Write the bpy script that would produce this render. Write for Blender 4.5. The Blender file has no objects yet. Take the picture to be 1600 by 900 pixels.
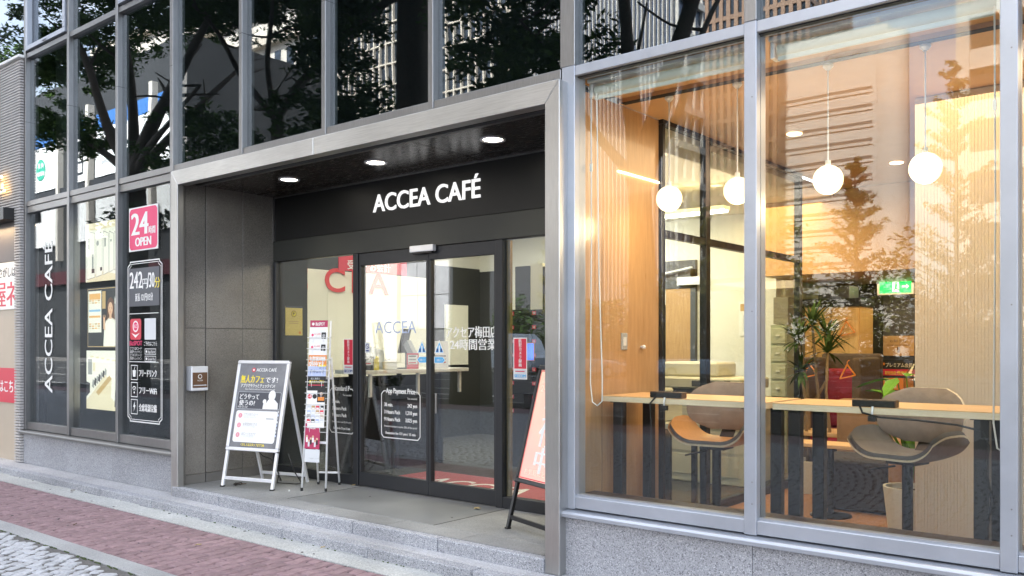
import bpy, bmesh, math, random
import numpy as np
from mathutils import Vector, Matrix
R = math.radians
rnd = random.Random(7)
sc = bpy.context.scene
col = sc.collection

# ---------------------------------------------------------------- camera, sky, sun, exposure
H = 1.535
cd = bpy.data.cameras.new('camera'); cam = bpy.data.objects.new('camera', cd); col.objects.link(cam)
cam.location = (0, -4.59, H)
cam.rotation_euler = (R(90), 0, R(39.49))
cd.sensor_width = 36; cd.lens = 36*1371/1600
cd.shift_y = 89/1600
cd.clip_start = .05; cd.clip_end = 3000
sc.camera = cam
SUN_EL, SUN_ROT = R(46), R(12)
w = bpy.data.worlds.new('World'); sc.world = w; w.use_nodes = True
nt = w.node_tree; bg = nt.nodes['Background']
sky = nt.nodes.new('ShaderNodeTexSky'); sky.sky_type = 'NISHITA'; sky.sun_disc = False
sky.sun_elevation = SUN_EL; sky.sun_rotation = SUN_ROT
sky.air_density = 1.0; sky.dust_density = 2.5; sky.ozone_density = .8
tcw = nt.nodes.new('ShaderNodeTexCoord'); mpw = nt.nodes.new('ShaderNodeMapping'); mpw.inputs['Scale'].default_value = (1, 1, 2.6)
cn = nt.nodes.new('ShaderNodeTexNoise'); cn.inputs['Scale'].default_value = 2.2; cn.inputs['Detail'].default_value = 9; cn.inputs['Roughness'].default_value = .55
cr = nt.nodes.new('ShaderNodeMapRange'); cr.inputs[1].default_value = .40; cr.inputs[2].default_value = .66; cr.inputs[3].default_value = .25; cr.inputs[4].default_value = .95
cm = nt.nodes.new('ShaderNodeMix'); cm.data_type = 'RGBA'; cm.inputs[7].default_value = (6.2, 6.4, 6.9, 1)
nt.links.new(tcw.outputs['Generated'], mpw.inputs[0]); nt.links.new(mpw.outputs[0], cn.inputs[0]); nt.links.new(cn.outputs[0], cr.inputs[0])
nt.links.new(cr.outputs[0], cm.inputs[0]); nt.links.new(sky.outputs[0], cm.inputs[6])
nt.links.new(cm.outputs[2], bg.inputs[0]); bg.inputs[1].default_value = .10
sl = bpy.data.lights.new('sun', 'SUN'); sl.energy = 4.6; sl.angle = R(.53); sl.color = (1, .95, .87)
so = bpy.data.objects.new('sun', sl); col.objects.link(so)
sd = Vector((math.sin(SUN_ROT)*math.cos(SUN_EL), math.cos(SUN_ROT)*math.cos(SUN_EL), math.sin(SUN_EL)))
so.rotation_euler = sd.to_track_quat('Z', 'Y').to_euler(); so.location = (0, 20, 60)
sc.view_settings.view_transform = 'Standard'; sc.view_settings.look = 'None'
sc.view_settings.gamma = 1; sc.view_settings.use_curve_mapping = False
sc.view_settings.exposure = 2.80
sc.render.engine = 'CYCLES'
cy = sc.cycles
cy.use_denoising = True; cy.max_bounces = 9; cy.diffuse_bounces = 4; cy.glossy_bounces = 5
cy.transmission_bounces = 6; cy.transparent_max_bounces = 40; cy.sample_clamp_indirect = 6
cy.caustics_reflective = False; cy.caustics_refractive = False

# ---------------------------------------------------------------- helpers: materials
def hx(s):
    s = s.lstrip('#'); o = []
    for i in (0, 2, 4):
        v = int(s[i:i+2], 16)/255
        o.append(v/12.92 if v <= .04045 else ((v+.055)/1.055)**2.4)
    return tuple(o)
def lin(c): return hx(c) if isinstance(c, str) else c
def M(name, c, rough=.6, metal=0, var=0, vs=8, bump=0, bs=60, spec=.5, emit=0, ecol=None, c2=None, stretch=None, detail=6, coat=0, dirt=0):
    """procedural principled: noise between c and c2 (or c*(1-var)), optional bump, broad dirt"""
    m = bpy.data.materials.new(name); m.use_nodes = True
    n = m.node_tree.nodes; L = m.node_tree.links; p = n['Principled BSDF']
    c = lin(c)
    p.inputs['Base Color'].default_value = (*c, 1); p.inputs['Roughness'].default_value = rough
    p.inputs['Metallic'].default_value = metal; p.inputs['Specular IOR Level'].default_value = spec
    if coat: p.inputs['Coat Weight'].default_value = coat; p.inputs['Coat Roughness'].default_value = .06
    m.diffuse_color = (*c, 1)
    if emit:
        p.inputs['Emission Color'].default_value = (*(lin(ecol) if ecol else c), 1); p.inputs['Emission Strength'].default_value = emit
    tc = None
    if var or c2 or bump or dirt:
        tc = n.new('ShaderNodeTexCoord'); mp = n.new('ShaderNodeMapping'); L.new(tc.outputs['Object'], mp.inputs[0])
        oi = n.new('ShaderNodeObjectInfo'); ad = n.new('ShaderNodeVectorMath'); ad.operation = 'SCALE'
        cb = n.new('ShaderNodeCombineXYZ'); L.new(oi.outputs['Random'], cb.inputs[0]); L.new(oi.outputs['Random'], cb.inputs[1])
        L.new(cb.outputs[0], ad.inputs[0]); ad.inputs['Scale'].default_value = 7.3
        L.new(ad.outputs[0], mp.inputs['Location'])
        if stretch: mp.inputs['Scale'].default_value = stretch
    if var or c2:
        no = n.new('ShaderNodeTexNoise'); no.inputs['Scale'].default_value = vs; no.inputs['Detail'].default_value = detail; no.inputs['Roughness'].default_value = .65
        L.new(mp.outputs[0], no.inputs[0])
        r = n.new('ShaderNodeValToRGB'); r.color_ramp.elements[0].position = .36; r.color_ramp.elements[1].position = .64
        d = lin(c2) if c2 else tuple(x*(1-var) for x in c)
        r.color_ramp.elements[0].color = (*d, 1); r.color_ramp.elements[1].color = (*c, 1)
        L.new(no.outputs[0], r.inputs[0])
        hv = n.new('ShaderNodeHueSaturation'); mr = n.new('ShaderNodeMapRange'); mr.inputs['To Min'].default_value = 1-.5*max(var, .08); mr.inputs['To Max'].default_value = 1+.35*max(var, .08)
        L.new(oi.outputs['Random'], mr.inputs[0]); L.new(mr.outputs[0], hv.inputs['Value'])
        L.new(r.outputs[0], hv.inputs['Color']); out = hv.outputs[0]
        if dirt:
            n2 = n.new('ShaderNodeTexNoise'); n2.inputs['Scale'].default_value = 1.1; n2.inputs['Detail'].default_value = 7; L.new(tc.outputs['Object'], n2.inputs[0])
            m2 = n.new('ShaderNodeMapRange'); m2.inputs[1].default_value = .35; m2.inputs[2].default_value = .7; m2.inputs[3].default_value = 1-dirt; m2.inputs[4].default_value = 1.0
            L.new(n2.outputs[0], m2.inputs[0])
            mx = n.new('ShaderNodeMix'); mx.data_type = 'RGBA'; mx.blend_type = 'MULTIPLY'; mx.inputs[0].default_value = 1
            L.new(out, mx.inputs[6]); L.new(m2.outputs[0], mx.inputs[7]); out = mx.outputs[2]
        L.new(out, p.inputs['Base Color'])
        if metal or coat or rough < .5:
            rr = n.new('ShaderNodeMapRange'); rr.inputs[3].default_value = max(0, rough-.07); rr.inputs[4].default_value = rough+.07
            L.new(no.outputs[0], rr.inputs[0]); L.new(rr.outputs[0], p.inputs['Roughness'])
    if bump:
        nb = n.new('ShaderNodeTexNoise'); nb.inputs['Scale'].default_value = bs; nb.inputs['Detail'].default_value = 5; L.new(mp.outputs[0], nb.inputs[0])
        b = n.new('ShaderNodeBump'); b.inputs['Strength'].default_value = bump; b.inputs['Distance'].default_value = .01
        L.new(nb.outputs[0], b.inputs['Height']); L.new(b.outputs[0], p.inputs['Normal'])
    return m
def speckle(name, base, dark, light, scale=170, rough=.7, spec=.4, dirt=.15, bump=.25, amount=.5):
    """granite: crystal cells of three tones"""
    m = bpy.data.materials.new(name); m.use_nodes = True
    n = m.node_tree.nodes; L = m.node_tree.links; p = n['Principled BSDF']
    p.inputs['Roughness'].default_value = rough; p.inputs['Specular IOR Level'].default_value = spec
    tc = n.new('ShaderNodeTexCoord'); oi = n.new('ShaderNodeObjectInfo'); ad = n.new('ShaderNodeVectorMath'); ad.operation = 'ADD'
    L.new(tc.outputs['Object'], ad.inputs[0]); L.new(oi.outputs['Random'], ad.inputs[1])
    v = n.new('ShaderNodeTexVoronoi'); v.inputs['Scale'].default_value = scale; L.new(ad.outputs[0], v.inputs[0])
    sp = n.new('ShaderNodeSeparateColor'); L.new(v.outputs['Color'], sp.inputs[0])
    r = n.new('ShaderNodeValToRGB'); r.color_ramp.interpolation = 'LINEAR'
    e = r.color_ramp.elements; e[0].position = 0; e[0].color = (*lin(dark), 1); e[1].position = 1; e[1].color = (*lin(light), 1)
    k = e.new(.28*amount*2); k.color = (*lin(base), 1); k2 = e.new(.8); k2.color = (*lin(base), 1)
    L.new(sp.outputs[0], r.inputs[0])
    n2 = n.new('ShaderNodeTexNoise'); n2.inputs['Scale'].default_value = 1.6; n2.inputs['Detail'].default_value = 8; L.new(tc.outputs['Object'], n2.inputs[0])
    m2 = n.new('ShaderNodeMapRange'); m2.inputs[1].default_value = .3; m2.inputs[2].default_value = .7; m2.inputs[3].default_value = 1-dirt; m2.inputs[4].default_value = 1.06; L.new(n2.outputs[0], m2.inputs[0])
    mr = n.new('ShaderNodeMapRange'); mr.inputs[3].default_value = .92; mr.inputs[4].default_value = 1.07; L.new(oi.outputs['Random'], mr.inputs[0])
    mm = n.new('ShaderNodeMath'); mm.operation = 'MULTIPLY'; L.new(m2.outputs[0], mm.inputs[0]); L.new(mr.outputs[0], mm.inputs[1])
    mx = n.new('ShaderNodeMix'); mx.data_type = 'RGBA'; mx.blend_type = 'MULTIPLY'; mx.inputs[0].default_value = 1
    L.new(r.outputs[0], mx.inputs[6]); L.new(mm.outputs[0], mx.inputs[7]); L.new(mx.outputs[2], p.inputs['Base Color'])
    if bump:
        b = n.new('ShaderNodeBump'); b.inputs['Strength'].default_value = bump; b.inputs['Distance'].default_value = .003
        L.new(sp.outputs[1], b.inputs['Height']); L.new(b.outputs[0], p.inputs['Normal'])
    m.diffuse_color = (*lin(base), 1)
    return m
def brushed(name, c, rough=.3, stretch=(2, 2, 60), var=.25, metal=1):
    m = M(name, c, rough, metal, var=var, vs=6, stretch=stretch, bump=.06, bs=9, detail=8, dirt=.22)
    return m
def wood(name, c, c2, stretch=(6, 6, .6), rough=.4, vs=7, coat=0):
    return M(name, c, rough, var=.3, c2=c2, vs=vs, stretch=stretch, detail=9, coat=coat)
def glassm(name, r0=.1, tint=(.9, .95, .93), rough=0, wav=0):
    """pane: mirror-like reflection by view angle over clear tinted transmission"""
    m = bpy.data.materials.new(name); m.use_nodes = True
    n = m.node_tree.nodes; L = m.node_tree.links; n.remove(n['Principled BSDF']); out = n['Material Output']
    t = n.new('ShaderNodeBsdfTransparent'); t.inputs[0].default_value = (*tint, 1)
    g = n.new('ShaderNodeBsdfGlossy'); g.inputs['Roughness'].default_value = rough; g.inputs[0].default_value = (.93, .96, 1, 1)
    lw = n.new('ShaderNodeLayerWeight'); lw.inputs[0].default_value = .5
    a = n.new('ShaderNodeMath'); a.operation = 'POWER'; a.inputs[1].default_value = 5; L.new(lw.outputs['Facing'], a.inputs[0])
    b = n.new('ShaderNodeMath'); b.operation = 'MULTIPLY_ADD'; b.inputs[1].default_value = 1-r0; b.inputs[2].default_value = r0; b.use_clamp = True; L.new(a.outputs[0], b.inputs[0])
    mx = n.new('ShaderNodeMixShader'); L.new(b.outputs[0], mx.inputs[0]); L.new(t.outputs[0], mx.inputs[1]); L.new(g.outputs[0], mx.inputs[2]); L.new(mx.outputs[0], out.inputs[0])
    if wav:
        tc = n.new('ShaderNodeTexCoord'); no = n.new('ShaderNodeTexNoise'); no.inputs['Scale'].default_value = 1.3; no.inputs['Detail'].default_value = 1; L.new(tc.outputs['Object'], no.inputs[0])
        bp = n.new('ShaderNodeBump'); bp.inputs['Strength'].default_value = wav; bp.inputs['Distance'].default_value = .004; L.new(no.outputs[0], bp.inputs['Height']); L.new(bp.outputs[0], g.inputs['Normal'])
    m.diffuse_color = (.5, .6, .7, .4)
    return m
def lamp(name, c, s): return M(name, c, .5, emit=s)

# ---------------------------------------------------------------- helpers: geometry
XF = {}
def root(name, label, cat, loc=(0, 0, 0), rz=0, group=None):
    o = bpy.data.objects.new(name, None); col.objects.link(o); o.empty_display_size = .1
    o.location = loc; o.rotation_euler = (0, 0, rz); o['label'] = label; o['category'] = cat
    if group: o['group'] = group
    XF[o.name] = (Matrix.Translation(loc) @ Matrix.Rotation(rz, 4, 'Z')).inverted()
    return o
def tag(o, label, cat, group=None):
    o['label'] = label; o['category'] = cat
    if group: o['group'] = group
    return o
def topof(o):
    while o.parent: o = o.parent
    return o
_txt = {}
def textgeo(s, bold=0):
    k = (s, bold)
    if k not in _txt:
        cu = bpy.data.curves.new('t', 'FONT'); cu.body = s; cu.size = 1; cu.offset = bold; cu.resolution_u = 3
        o = bpy.data.objects.new('t', cu); me = o.to_mesh()
        V = np.empty(len(me.vertices)*3); me.vertices.foreach_get('co', V); V = V.reshape(-1, 3)[:, :2].copy()
        F = [tuple(p.vertices) for p in me.polygons]
        o.to_mesh_clear(); bpy.data.objects.remove(o); bpy.data.curves.remove(cu)
        _txt[k] = (V, F)
    return _txt[k]
class MB:
    def __init__(s, *mats): s.v = []; s.f = []; s.mi = []; s.mats = list(mats)
    def mid(s, m):
        if isinstance(m, int): return m
        if m not in s.mats: s.mats.append(m)
        return s.mats.index(m)
    def add(s, vs, fs, m=0):
        b = len(s.v); k = s.mid(m); s.v.extend([tuple(v) for v in vs])
        for f in fs: s.f.append(tuple(b+i for i in f)); s.mi.append(k)
        return s
    def box(s, x0, x1, y0, y1, z0, z1, m=0):
        v = [(x, y, z) for z in (z0, z1) for y in (y0, y1) for x in (x0, x1)]
        return s.add(v, [(0, 2, 3, 1), (4, 5, 7, 6), (0, 1, 5, 4), (1, 3, 7, 5), (3, 2, 6, 7), (2, 0, 4, 6)], m)
    def obox(s, c, ax, ay, az, m=0):
        c = Vector(c); ax = Vector(ax)/2; ay = Vector(ay)/2; az = Vector(az)/2
        v = [c+i*ax+j*ay+k*az for k in (-1, 1) for j in (-1, 1) for i in (-1, 1)]
        return s.add(v, [(0, 2, 3, 1), (4, 5, 7, 6), (0, 1, 5, 4), (1, 3, 7, 5), (3, 2, 6, 7), (2, 0, 4, 6)], m)
    def bar(s, a, b, wd, dp, m=0, up=(0, 0, 1)):
        a = Vector(a); b = Vector(b); d = (b-a); u = Vector(up)
        x = d.cross(u)
        if x.length < 1e-6: x = d.cross(Vector((1, 0, 0)))
        x.normalize(); y = x.cross(d).normalized()
        return s.obox((a+b)/2, x*wd, y*dp, d, m)
    def tube(s, pts, r, n=8, m=0, caps=True):
        pts = [Vector(p) for p in pts]; k = len(pts)
        rs = r if isinstance(r, (list, tuple)) else [r]*k
        vs = []; fs = []; prev = None
        for i, p in enumerate(pts):
            d = (pts[min(i+1, k-1)]-pts[max(i-1, 0)]).normalized()
            if prev is None:
                x = d.cross(Vector((0, 0, 1)));
                if x.length < 1e-3: x = d.cross(Vector((1, 0, 0)))
            else: x = prev-d*prev.dot(d)
            x.normalize(); prev = x; y = d.cross(x)
            for j in range(n):
                a = 2*math.pi*j/n; vs.append(p+(x*math.cos(a)+y*math.sin(a))*rs[i])
        for i in range(k-1):
            for j in range(n):
                fs.append((i*n+j, i*n+(j+1) % n, (i+1)*n+(j+1) % n, (i+1)*n+j))
        if caps: fs += [tuple(range(n-1, -1, -1)), tuple((k-1)*n+j for j in range(n))]
        return s.add(vs, fs, m)
    def cyl(s, a, b, r, n=16, m=0): return s.tube([a, b], r, n, m)
    def lathe(s, c, prof, n=24, m=0):
        vs = []; fs = []; k = len(prof)
        for r, z in prof:
            for j in range(n):
                a = 2*math.pi*j/n; vs.append((c[0]+r*math.cos(a), c[1]+r*math.sin(a), c[2]+z))
        for i in range(k-1):
            for j in range(n): fs.append((i*n+j, i*n+(j+1) % n, (i+1)*n+(j+1) % n, (i+1)*n+j))
        return s.add(vs, fs, m)
    def ball(s, c, r, n=24, m=0):
        return s.lathe(c, [(max(1e-4, r*math.sin(math.pi*i/12)), -r*math.cos(math.pi*i/12)) for i in range(13)], n, m)
    def prism(s, poly, ext, m=0):
        """closed polygon (3d points) swept by vector ext"""
        k = len(poly); e = Vector(ext); P = [Vector(p) for p in poly]
        vs = P+[p+e for p in P]
        fs = [tuple(range(k)), tuple(range(2*k-1, k-1, -1))]+[(i, i+k, (i+1) % k+k, (i+1) % k) for i in range(k)]
        return s.add(vs, fs, m)
    def text(s, t, o, r, u, size, m=0, wide=1, fit=None, bold=0, strike=0, align='l', lift=0, vertical=False):
        o = Vector(o); r = Vector(r).normalized(); u = Vector(u).normalized(); nrm = r.cross(u)
        V, F = textgeo(t, bold)
        if not len(V): return s
        V = V*size; V[:, 0] *= wide
        x0, x1 = V[:, 0].min(), V[:, 0].max()
        if fit: V[:, 0] = (V[:, 0]-x0)*(fit/(x1-x0)); x0, x1 = 0, fit
        dx = {'l': -x0, 'c': -(x0+x1)/2, 'r': -x1}[align]
        for q in range(1+2*(strike > 0)):
            off = (0, -strike, strike)[q]; l = lift+.00012*q
            s.add([o+r*(a+dx+off)+u*b+nrm*l for a, b in V], F, m)
        return s
    def build(s, name, parent=None, local=False, smooth=False, bevel=0, kind=None, loc=None, seg=1, auto=False):
        V = s.v
        if not local and parent is not None:
            t = topof(parent)
            if t.name in XF:
                X = XF[t.name]; V = [tuple(X @ Vector(v)) for v in V]
        if loc is not None: V = [(a-loc[0], b-loc[1], c-loc[2]) for a, b, c in V]
        me = bpy.data.meshes.new(name); me.from_pydata(V, [], s.f)
        for m in s.mats: me.materials.append(m)
        if len(s.mats) > 1: me.polygons.foreach_set('material_index', s.mi)
        if smooth: me.polygons.foreach_set('use_smooth', [True]*len(s.f))
        me.update()
        o = bpy.data.objects.new(name, me); col.objects.link(o)
        if parent is not None: o.parent = parent
        if loc is not None: o.location = loc
        if kind: o['kind'] = kind
        if bevel:
            b = o.modifiers.new('bevel', 'BEVEL'); b.width = bevel; b.segments = seg; b.limit_method = 'ANGLE'; b.angle_limit = R(40)
        if auto:
            me.polygons.foreach_set('use_smooth', [True]*len(s.f)); me.set_sharp_from_angle(angle=R(40))
        return o
def bx(name, par, x0, x1, y0, y1, z0, z1, mat, bevel=0, **k):
    return MB(mat).box(x0, x1, y0, y1, z0, z1).build(name, par, bevel=bevel, **k)
def copytree(o, parent=None):
    c = o.copy(); col.objects.link(c)
    if parent is not None: c.parent = parent
    for ch in list(o.children): copytree(ch, c)
    return c
class Print:
    """flat print / sheet on a plane: o = lower left, r = right, u = up; layers lift by .5 mm"""
    def __init__(s, o, r, u, th=.003):
        s.mb = MB(); s.o = Vector(o); s.r = Vector(r).normalized(); s.u = Vector(u).normalized(); s.n = s.r.cross(s.u); s.th = th
    def P(s, x, y, l=0): return s.o+s.r*x+s.u*y+s.n*(l*.0005)
    def sheet(s, w_, h_, m):
        c = s.o+s.r*w_/2+s.u*h_/2-s.n*(s.th/2); s.mb.obox(c, s.r*w_, s.n*s.th, s.u*h_, m); s.w = w_; s.h = h_; return s
    def rect(s, x, y, w_, h_, m, l=1):
        s.mb.add([s.P(x, y, l), s.P(x+w_, y, l), s.P(x+w_, y+h_, l), s.P(x, y+h_, l)], [(0, 1, 2, 3)], m); return s
    def poly(s, pts, m, l=1): s.mb.add([s.P(a, b, l) for a, b in pts], [tuple(range(len(pts)))], m); return s
    def circ(s, x, y, r, m, l=1, n=20, ry=None):
        ry = ry or r
        return s.poly([(x+r*math.cos(2*math.pi*i/n), y+ry*math.sin(2*math.pi*i/n)) for i in range(n)], m, l)
    def rr(s, x, y, w_, h_, r, m, l=1):
        pts = []
        for cx, cy_, a0 in ((x+w_-r, y+r, -90), (x+w_-r, y+h_-r, 0), (x+r, y+h_-r, 90), (x+r, y+r, 180)):
            for k in range(5): a = R(a0+k*22.5); pts.append((cx+r*math.cos(a), cy_+r*math.sin(a)))
        return s.poly(pts, m, l)
    def line(s, pts, wd, m, l=1, closed=True):
        k = len(pts)
        for i in range(k if closed else k-1):
            a = Vector(pts[i]); b = Vector(pts[(i+1) % k]); d = (b-a).normalized(); q = Vector((-d.y, d.x))*wd/2; a2 = a-d*wd*.3; b2 = b+d*wd*.3
            s.poly([tuple(a2-q), tuple(b2-q), tuple(b2+q), tuple(a2+q)], m, l+.12*(i % 2))
        return s
    def text(s, t, x, y, size, m, l=2, **k): s.mb.text(t, s.P(x, y, l), s.r, s.u, size, m, **k); return s
    def build(s, name, label=None, cat=None, parent=None, group=None, **k):
        if parent is None: k.setdefault('loc', tuple(s.o))
        o = s.mb.build(name, parent, **k)
        if label: tag(o, label, cat, group)
        return o
def fastmesh(name, V, F, mat, parent=None, kind=None, loc=None, smooth=False):
    V = np.asarray(V, np.float32); F = np.asarray(F, np.int32); k = F.shape[1]
    if loc is not None: V = V-np.array(loc, np.float32)
    me = bpy.data.meshes.new(name); me.vertices.add(len(V)); me.vertices.foreach_set('co', V.ravel())
    me.loops.add(F.size); me.loops.foreach_set('vertex_index', F.ravel()); me.polygons.add(len(F))
    me.polygons.foreach_set('loop_start', np.arange(0, F.size, k, dtype=np.int32))
    me.materials.append(mat); me.update(calc_edges=True)
    if smooth: me.polygons.foreach_set('use_smooth', [True]*len(F))
    o = bpy.data.objects.new(name, me); col.objects.link(o)
    if parent is not None: o.parent = parent
    if loc is not None: o.location = loc
    if kind: o['kind'] = kind
    return o
X = Vector((1, 0, 0)); Y = Vector((0, 1, 0)); Z = Vector((0, 0, 1))

# ---------------------------------------------------------------- materials
STEEL = brushed('stainless_brushed', (.60, .60, .585), .38, (40, 40, 1.2), .16)
STEELH = brushed('stainless_brushed_along', (.64, .64, .625), .38, (1.0, 40, 40), .2)
FRAME = brushed('window_steel_grey', (.33, .33, .33), .40, (30, 30, 1.5), .15)
ALU = M('window_aluminium_painted', '#b4bac4', .36, .5, var=.10, vs=3, bump=.04, bs=25, dirt=.14)
ALUW = M('aluminium_satin', (.80, .81, .83), .35, .3, var=.06, vs=10)
CHAR = M('charcoal_door_frame', (.02, .022, .026), .42, 0, var=.12, vs=4, spec=.5)
HEADER = M('header_grey_paint', (.036, .038, .034), .5, var=.08, vs=3)
BLACK = M('black_paint', (.012, .012, .012), .4, var=.2, vs=4)
SIGNB = M('sign_band_black', (.006, .0062, .006), .5, var=.15, vs=3)
BLACKM = M('black_metal', (.008, .0085, .010), .38, .0, var=.15, vs=9)
RECESS = speckle('recess_wall_panel', (.19, .178, .158), (.10, .095, .085), (.27, .255, .23), 240, .27, .9, .32, .15)
RECBASE = M('recess_skirting_steel', (.22, .21, .195), .42, .35, var=.12, vs=4)
GRAN = speckle('granite_grey_plinth', (.33, .34, .365), (.10, .105, .12), (.56, .57, .61), 200, .62, .45, .14, .2)
GRANS = speckle('granite_step', (.34, .35, .375), (.10, .105, .12), (.64, .65, .68), 200, .75, .3, .2, .25)
GRANT = speckle('granite_tread', (.43, .43, .44), (.27, .27, .28), (.60, .60, .62), 140, .7, .3, .2, .15)
LAND = speckle('landing_stone', (.275, .28, .28), (.19, .195, .195), (.35, .355, .355), 150, .55, .4, .42, .1)
LANDM = M('landing_centre_slab', (.25, .258, .262), .36, 0, var=.12, vs=3, bump=.05, bs=30, dirt=.35)
GUT = speckle('gutter_aggregate', (.44, .45, .44), (.30, .31, .30), (.62, .62, .6), 120, .85, .2, .18, .5)
BORD = speckle('border_granite', (.34, .345, .35), (.24, .245, .25), (.44, .445, .45), 190, .75, .3, .15, .2)
PAVE = M('red_clay_paver', (.315, .208, .222), .8, 0, var=.30, vs=14, bump=.35, bs=150, dirt=.1)
SETT = M('grey_granite_sett', (.52, .53, .555), .8, 0, var=.22, vs=30, c2=(.37, .38, .405), bump=.6, bs=60)
JOINT = M('joint_sand', (.03, .028, .027), .95, var=.4, vs=20, bump=.4, bs=90)
MOSS = M('moss_green', (.07, .10, .03), .95, var=.4, vs=40, bump=.6, bs=120)
ASPH = M('asphalt_dark', (.042, .043, .046), .85, var=.25, vs=90, bump=.3, bs=200, dirt=.2)
WHITEP = M('road_marking_white', (.7, .7, .68), .7, var=.15, vs=15)
GLASS_UP = glassm('glass_upper', .16, (.62, .68, .68), 0, .14)
GLASS_R = glassm('glass_cafe', .045, (.95, .97, .95), 0, .10)
GLASS_D = glassm('glass_door', .10, (.9, .93, .92), 0, .06)
GLASS_L = glassm('glass_left_window', .018, (.85, .88, .88), 0, .08)
GLASS_IN = glassm('glass_inner', .03, (.95, .97, .95))
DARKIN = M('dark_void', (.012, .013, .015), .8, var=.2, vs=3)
WHITE = M('white_print', (.82, .82, .80), .55)
CREAM = M('cream_print', (.80, .75, .60), .55)
RED = M('red_print', (.62, .03, .06), .45)
PINK = M('magenta_print', (.72, .02, .13), .4)
YEL = M('yellow_print', (.85, .68, .05), .5)
BLK = M('black_print', (.012, .012, .014), .5)
DGREY = M('dark_grey_print', (.075, .08, .095), .5)
GREYP = M('grey_print', (.35, .36, .37), .5)
LGREY = M('light_grey_print', (.62, .64, .66), .5)
BLUE = M('sky_blue_print', (.10, .42, .75), .5)
NAVY = M('navy_print', (.02, .05, .2), .5)
ORNG = M('orange_print', (.75, .25, .04), .5)
TAN = M('tan_print', (.5, .32, .15), .5)
SKIN = M('print_skin_tone', (.62, .40, .27), .5)
BROWNP = M('brown_print', (.12, .06, .03), .5)
GREENP = M('green_print', (.02, .30, .20), .5)
PALE = M('pale_blue_print', (.45, .52, .72), .5)

# ================================================================ SETTING: ground, paving, steps
def project(x, y, z):
    C_, S_ = math.cos(R(39.49)), math.sin(R(39.49)); dx, dy = x, y+4.59
    f = -S_*dx+C_*dy; r = C_*dx+S_*dy
    if f < .2: return None
    return 800+1371*r/f, 539-1371*(z-H)/f, f
ground = MB(ASPH).box(-400, 300, -400, 60, -.6, -.125).build('ground', kind='structure')
road = MB(ASPH).box(-150, 90, -36, -11.5, -.3, -.12).build('road', kind='structure')
mk = MB(WHITEP)
for y_ in (-12.1, -35.4): mk.box(-150, 90, y_-.07, y_+.07, -.12, -.116)
for y_ in (-17.5, -23.6, -29.7):
    for i in range(-24, 15): mk.box(i*6, i*6+3, y_-.07, y_+.07, -.12, -.116)
mk.build('road_marking', road, kind='stuff')
def arrow(x0, y0):
    m = MB(WHITEP); m.box(x0-2, x0+1.2, y0-.09, y0+.09, -.12, -.115)
    m.add([(x0+1.2, y0-.45, -.115), (x0+2.6, y0, -.115), (x0+1.2, y0+.45, -.115)], [(0, 1, 2)]); return m.build('lane_arrow', road)
arrow(-20, -14.6); arrow(-9, -14.6)
pavement = MB(JOINT).box(-60, 40, -11.5, 1.0, -.4, -.013).build('pavement', kind='structure')
for i in range(-20, 14):
    bx('kerb_stone', pavement, i*2+.005, i*2+1.995, -11.5, -11.32, -.12, .004, BORD, .01)
bx('far_pavement', None, -150, 90, -44, -36, -.3, .0, M('far_pavement_concrete', (.16, .155, .15), .8, var=.15, vs=2), kind='structure')

# red wavy pavers, each an object near the camera
PX, PY = .112, .2225
def paver_mesh(phase, name, PY=PY, f=1):
    n = 6; A = .0115; j = .0056
    wv = lambda t: A*math.sin(2*math.pi*(t*f+phase))
    left = [(-PX/2+wv(k/n)+j, (k/n-.5)*PY) for k in range(n+1)]
    right = [(PX/2+wv(k/n)-j, (k/n-.5)*PY) for k in range(n+1)]
    ring = right+left[::-1]
    ring = [(a, max(-PY/2+j, min(PY/2-j, b))) for a, b in ring]
    k = len(ring); c = .008
    vs = [(a, b, -.02) for a, b in ring]+[(a, b, -.009) for a, b in ring]
    vs += [(a-math.copysign(c, a), b-math.copysign(min(c, abs(b)), b), 0) for a, b in ring]
    fs = [tuple(range(2*k, 3*k))]+[(q*k+i, q*k+(i+1) % k, (q+1)*k+(i+1) % k, (q+1)*k+i) for q in (0, 1) for i in range(k)]
    me = bpy.data.meshes.new(name); me.from_pydata(vs, [], fs); me.materials.append(PAVE); return me
PM = [paver_mesh(0, 'paver_even'), paver_mesh(.5, 'paver_odd'), paver_mesh(.25, 'paver_half', PY/2, .5)]
cand = []
y_lo, y_hi = -1.50, -.60
for i in range(-140, 70):
    x = i*PX
    if i % 2 == 0: spans = [(y_lo+PY*(k+.5), 0) for k in range(4)]
    else: spans = [(y_lo+PY*.25, 2)]+[(y_lo+PY*(k+1), 1) for k in range(3)]+[(y_lo+PY*3.75, 2)]
    for y, par in spans:
        p = project(x, y, 0); ok = p and -20 < p[0] < 1620 and p[1] < 915
        cand.append((0 if ok else 1, p[2] if p else 99, x, y, par))
cand.sort()
far = MB(PAVE)
for n_, (ok, d, x, y, par) in enumerate(cand):
    me = PM[par]; z = rnd.uniform(-.0018, .0018)
    if n_ < 300 and ok == 0:
        o = bpy.data.objects.new('paver', me); col.objects.link(o); o.parent = pavement
        o.location = (x, y, z); o.rotation_euler = (rnd.uniform(-.008, .008), rnd.uniform(-.008, .008), 0)
    else: far.add([(v.co.x+x, v.co.y+y, v.co.z+z) for v in me.vertices], [tuple(p.vertices) for p in me.polygons])
far.build('paver_field', pavement, kind='stuff')
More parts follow.
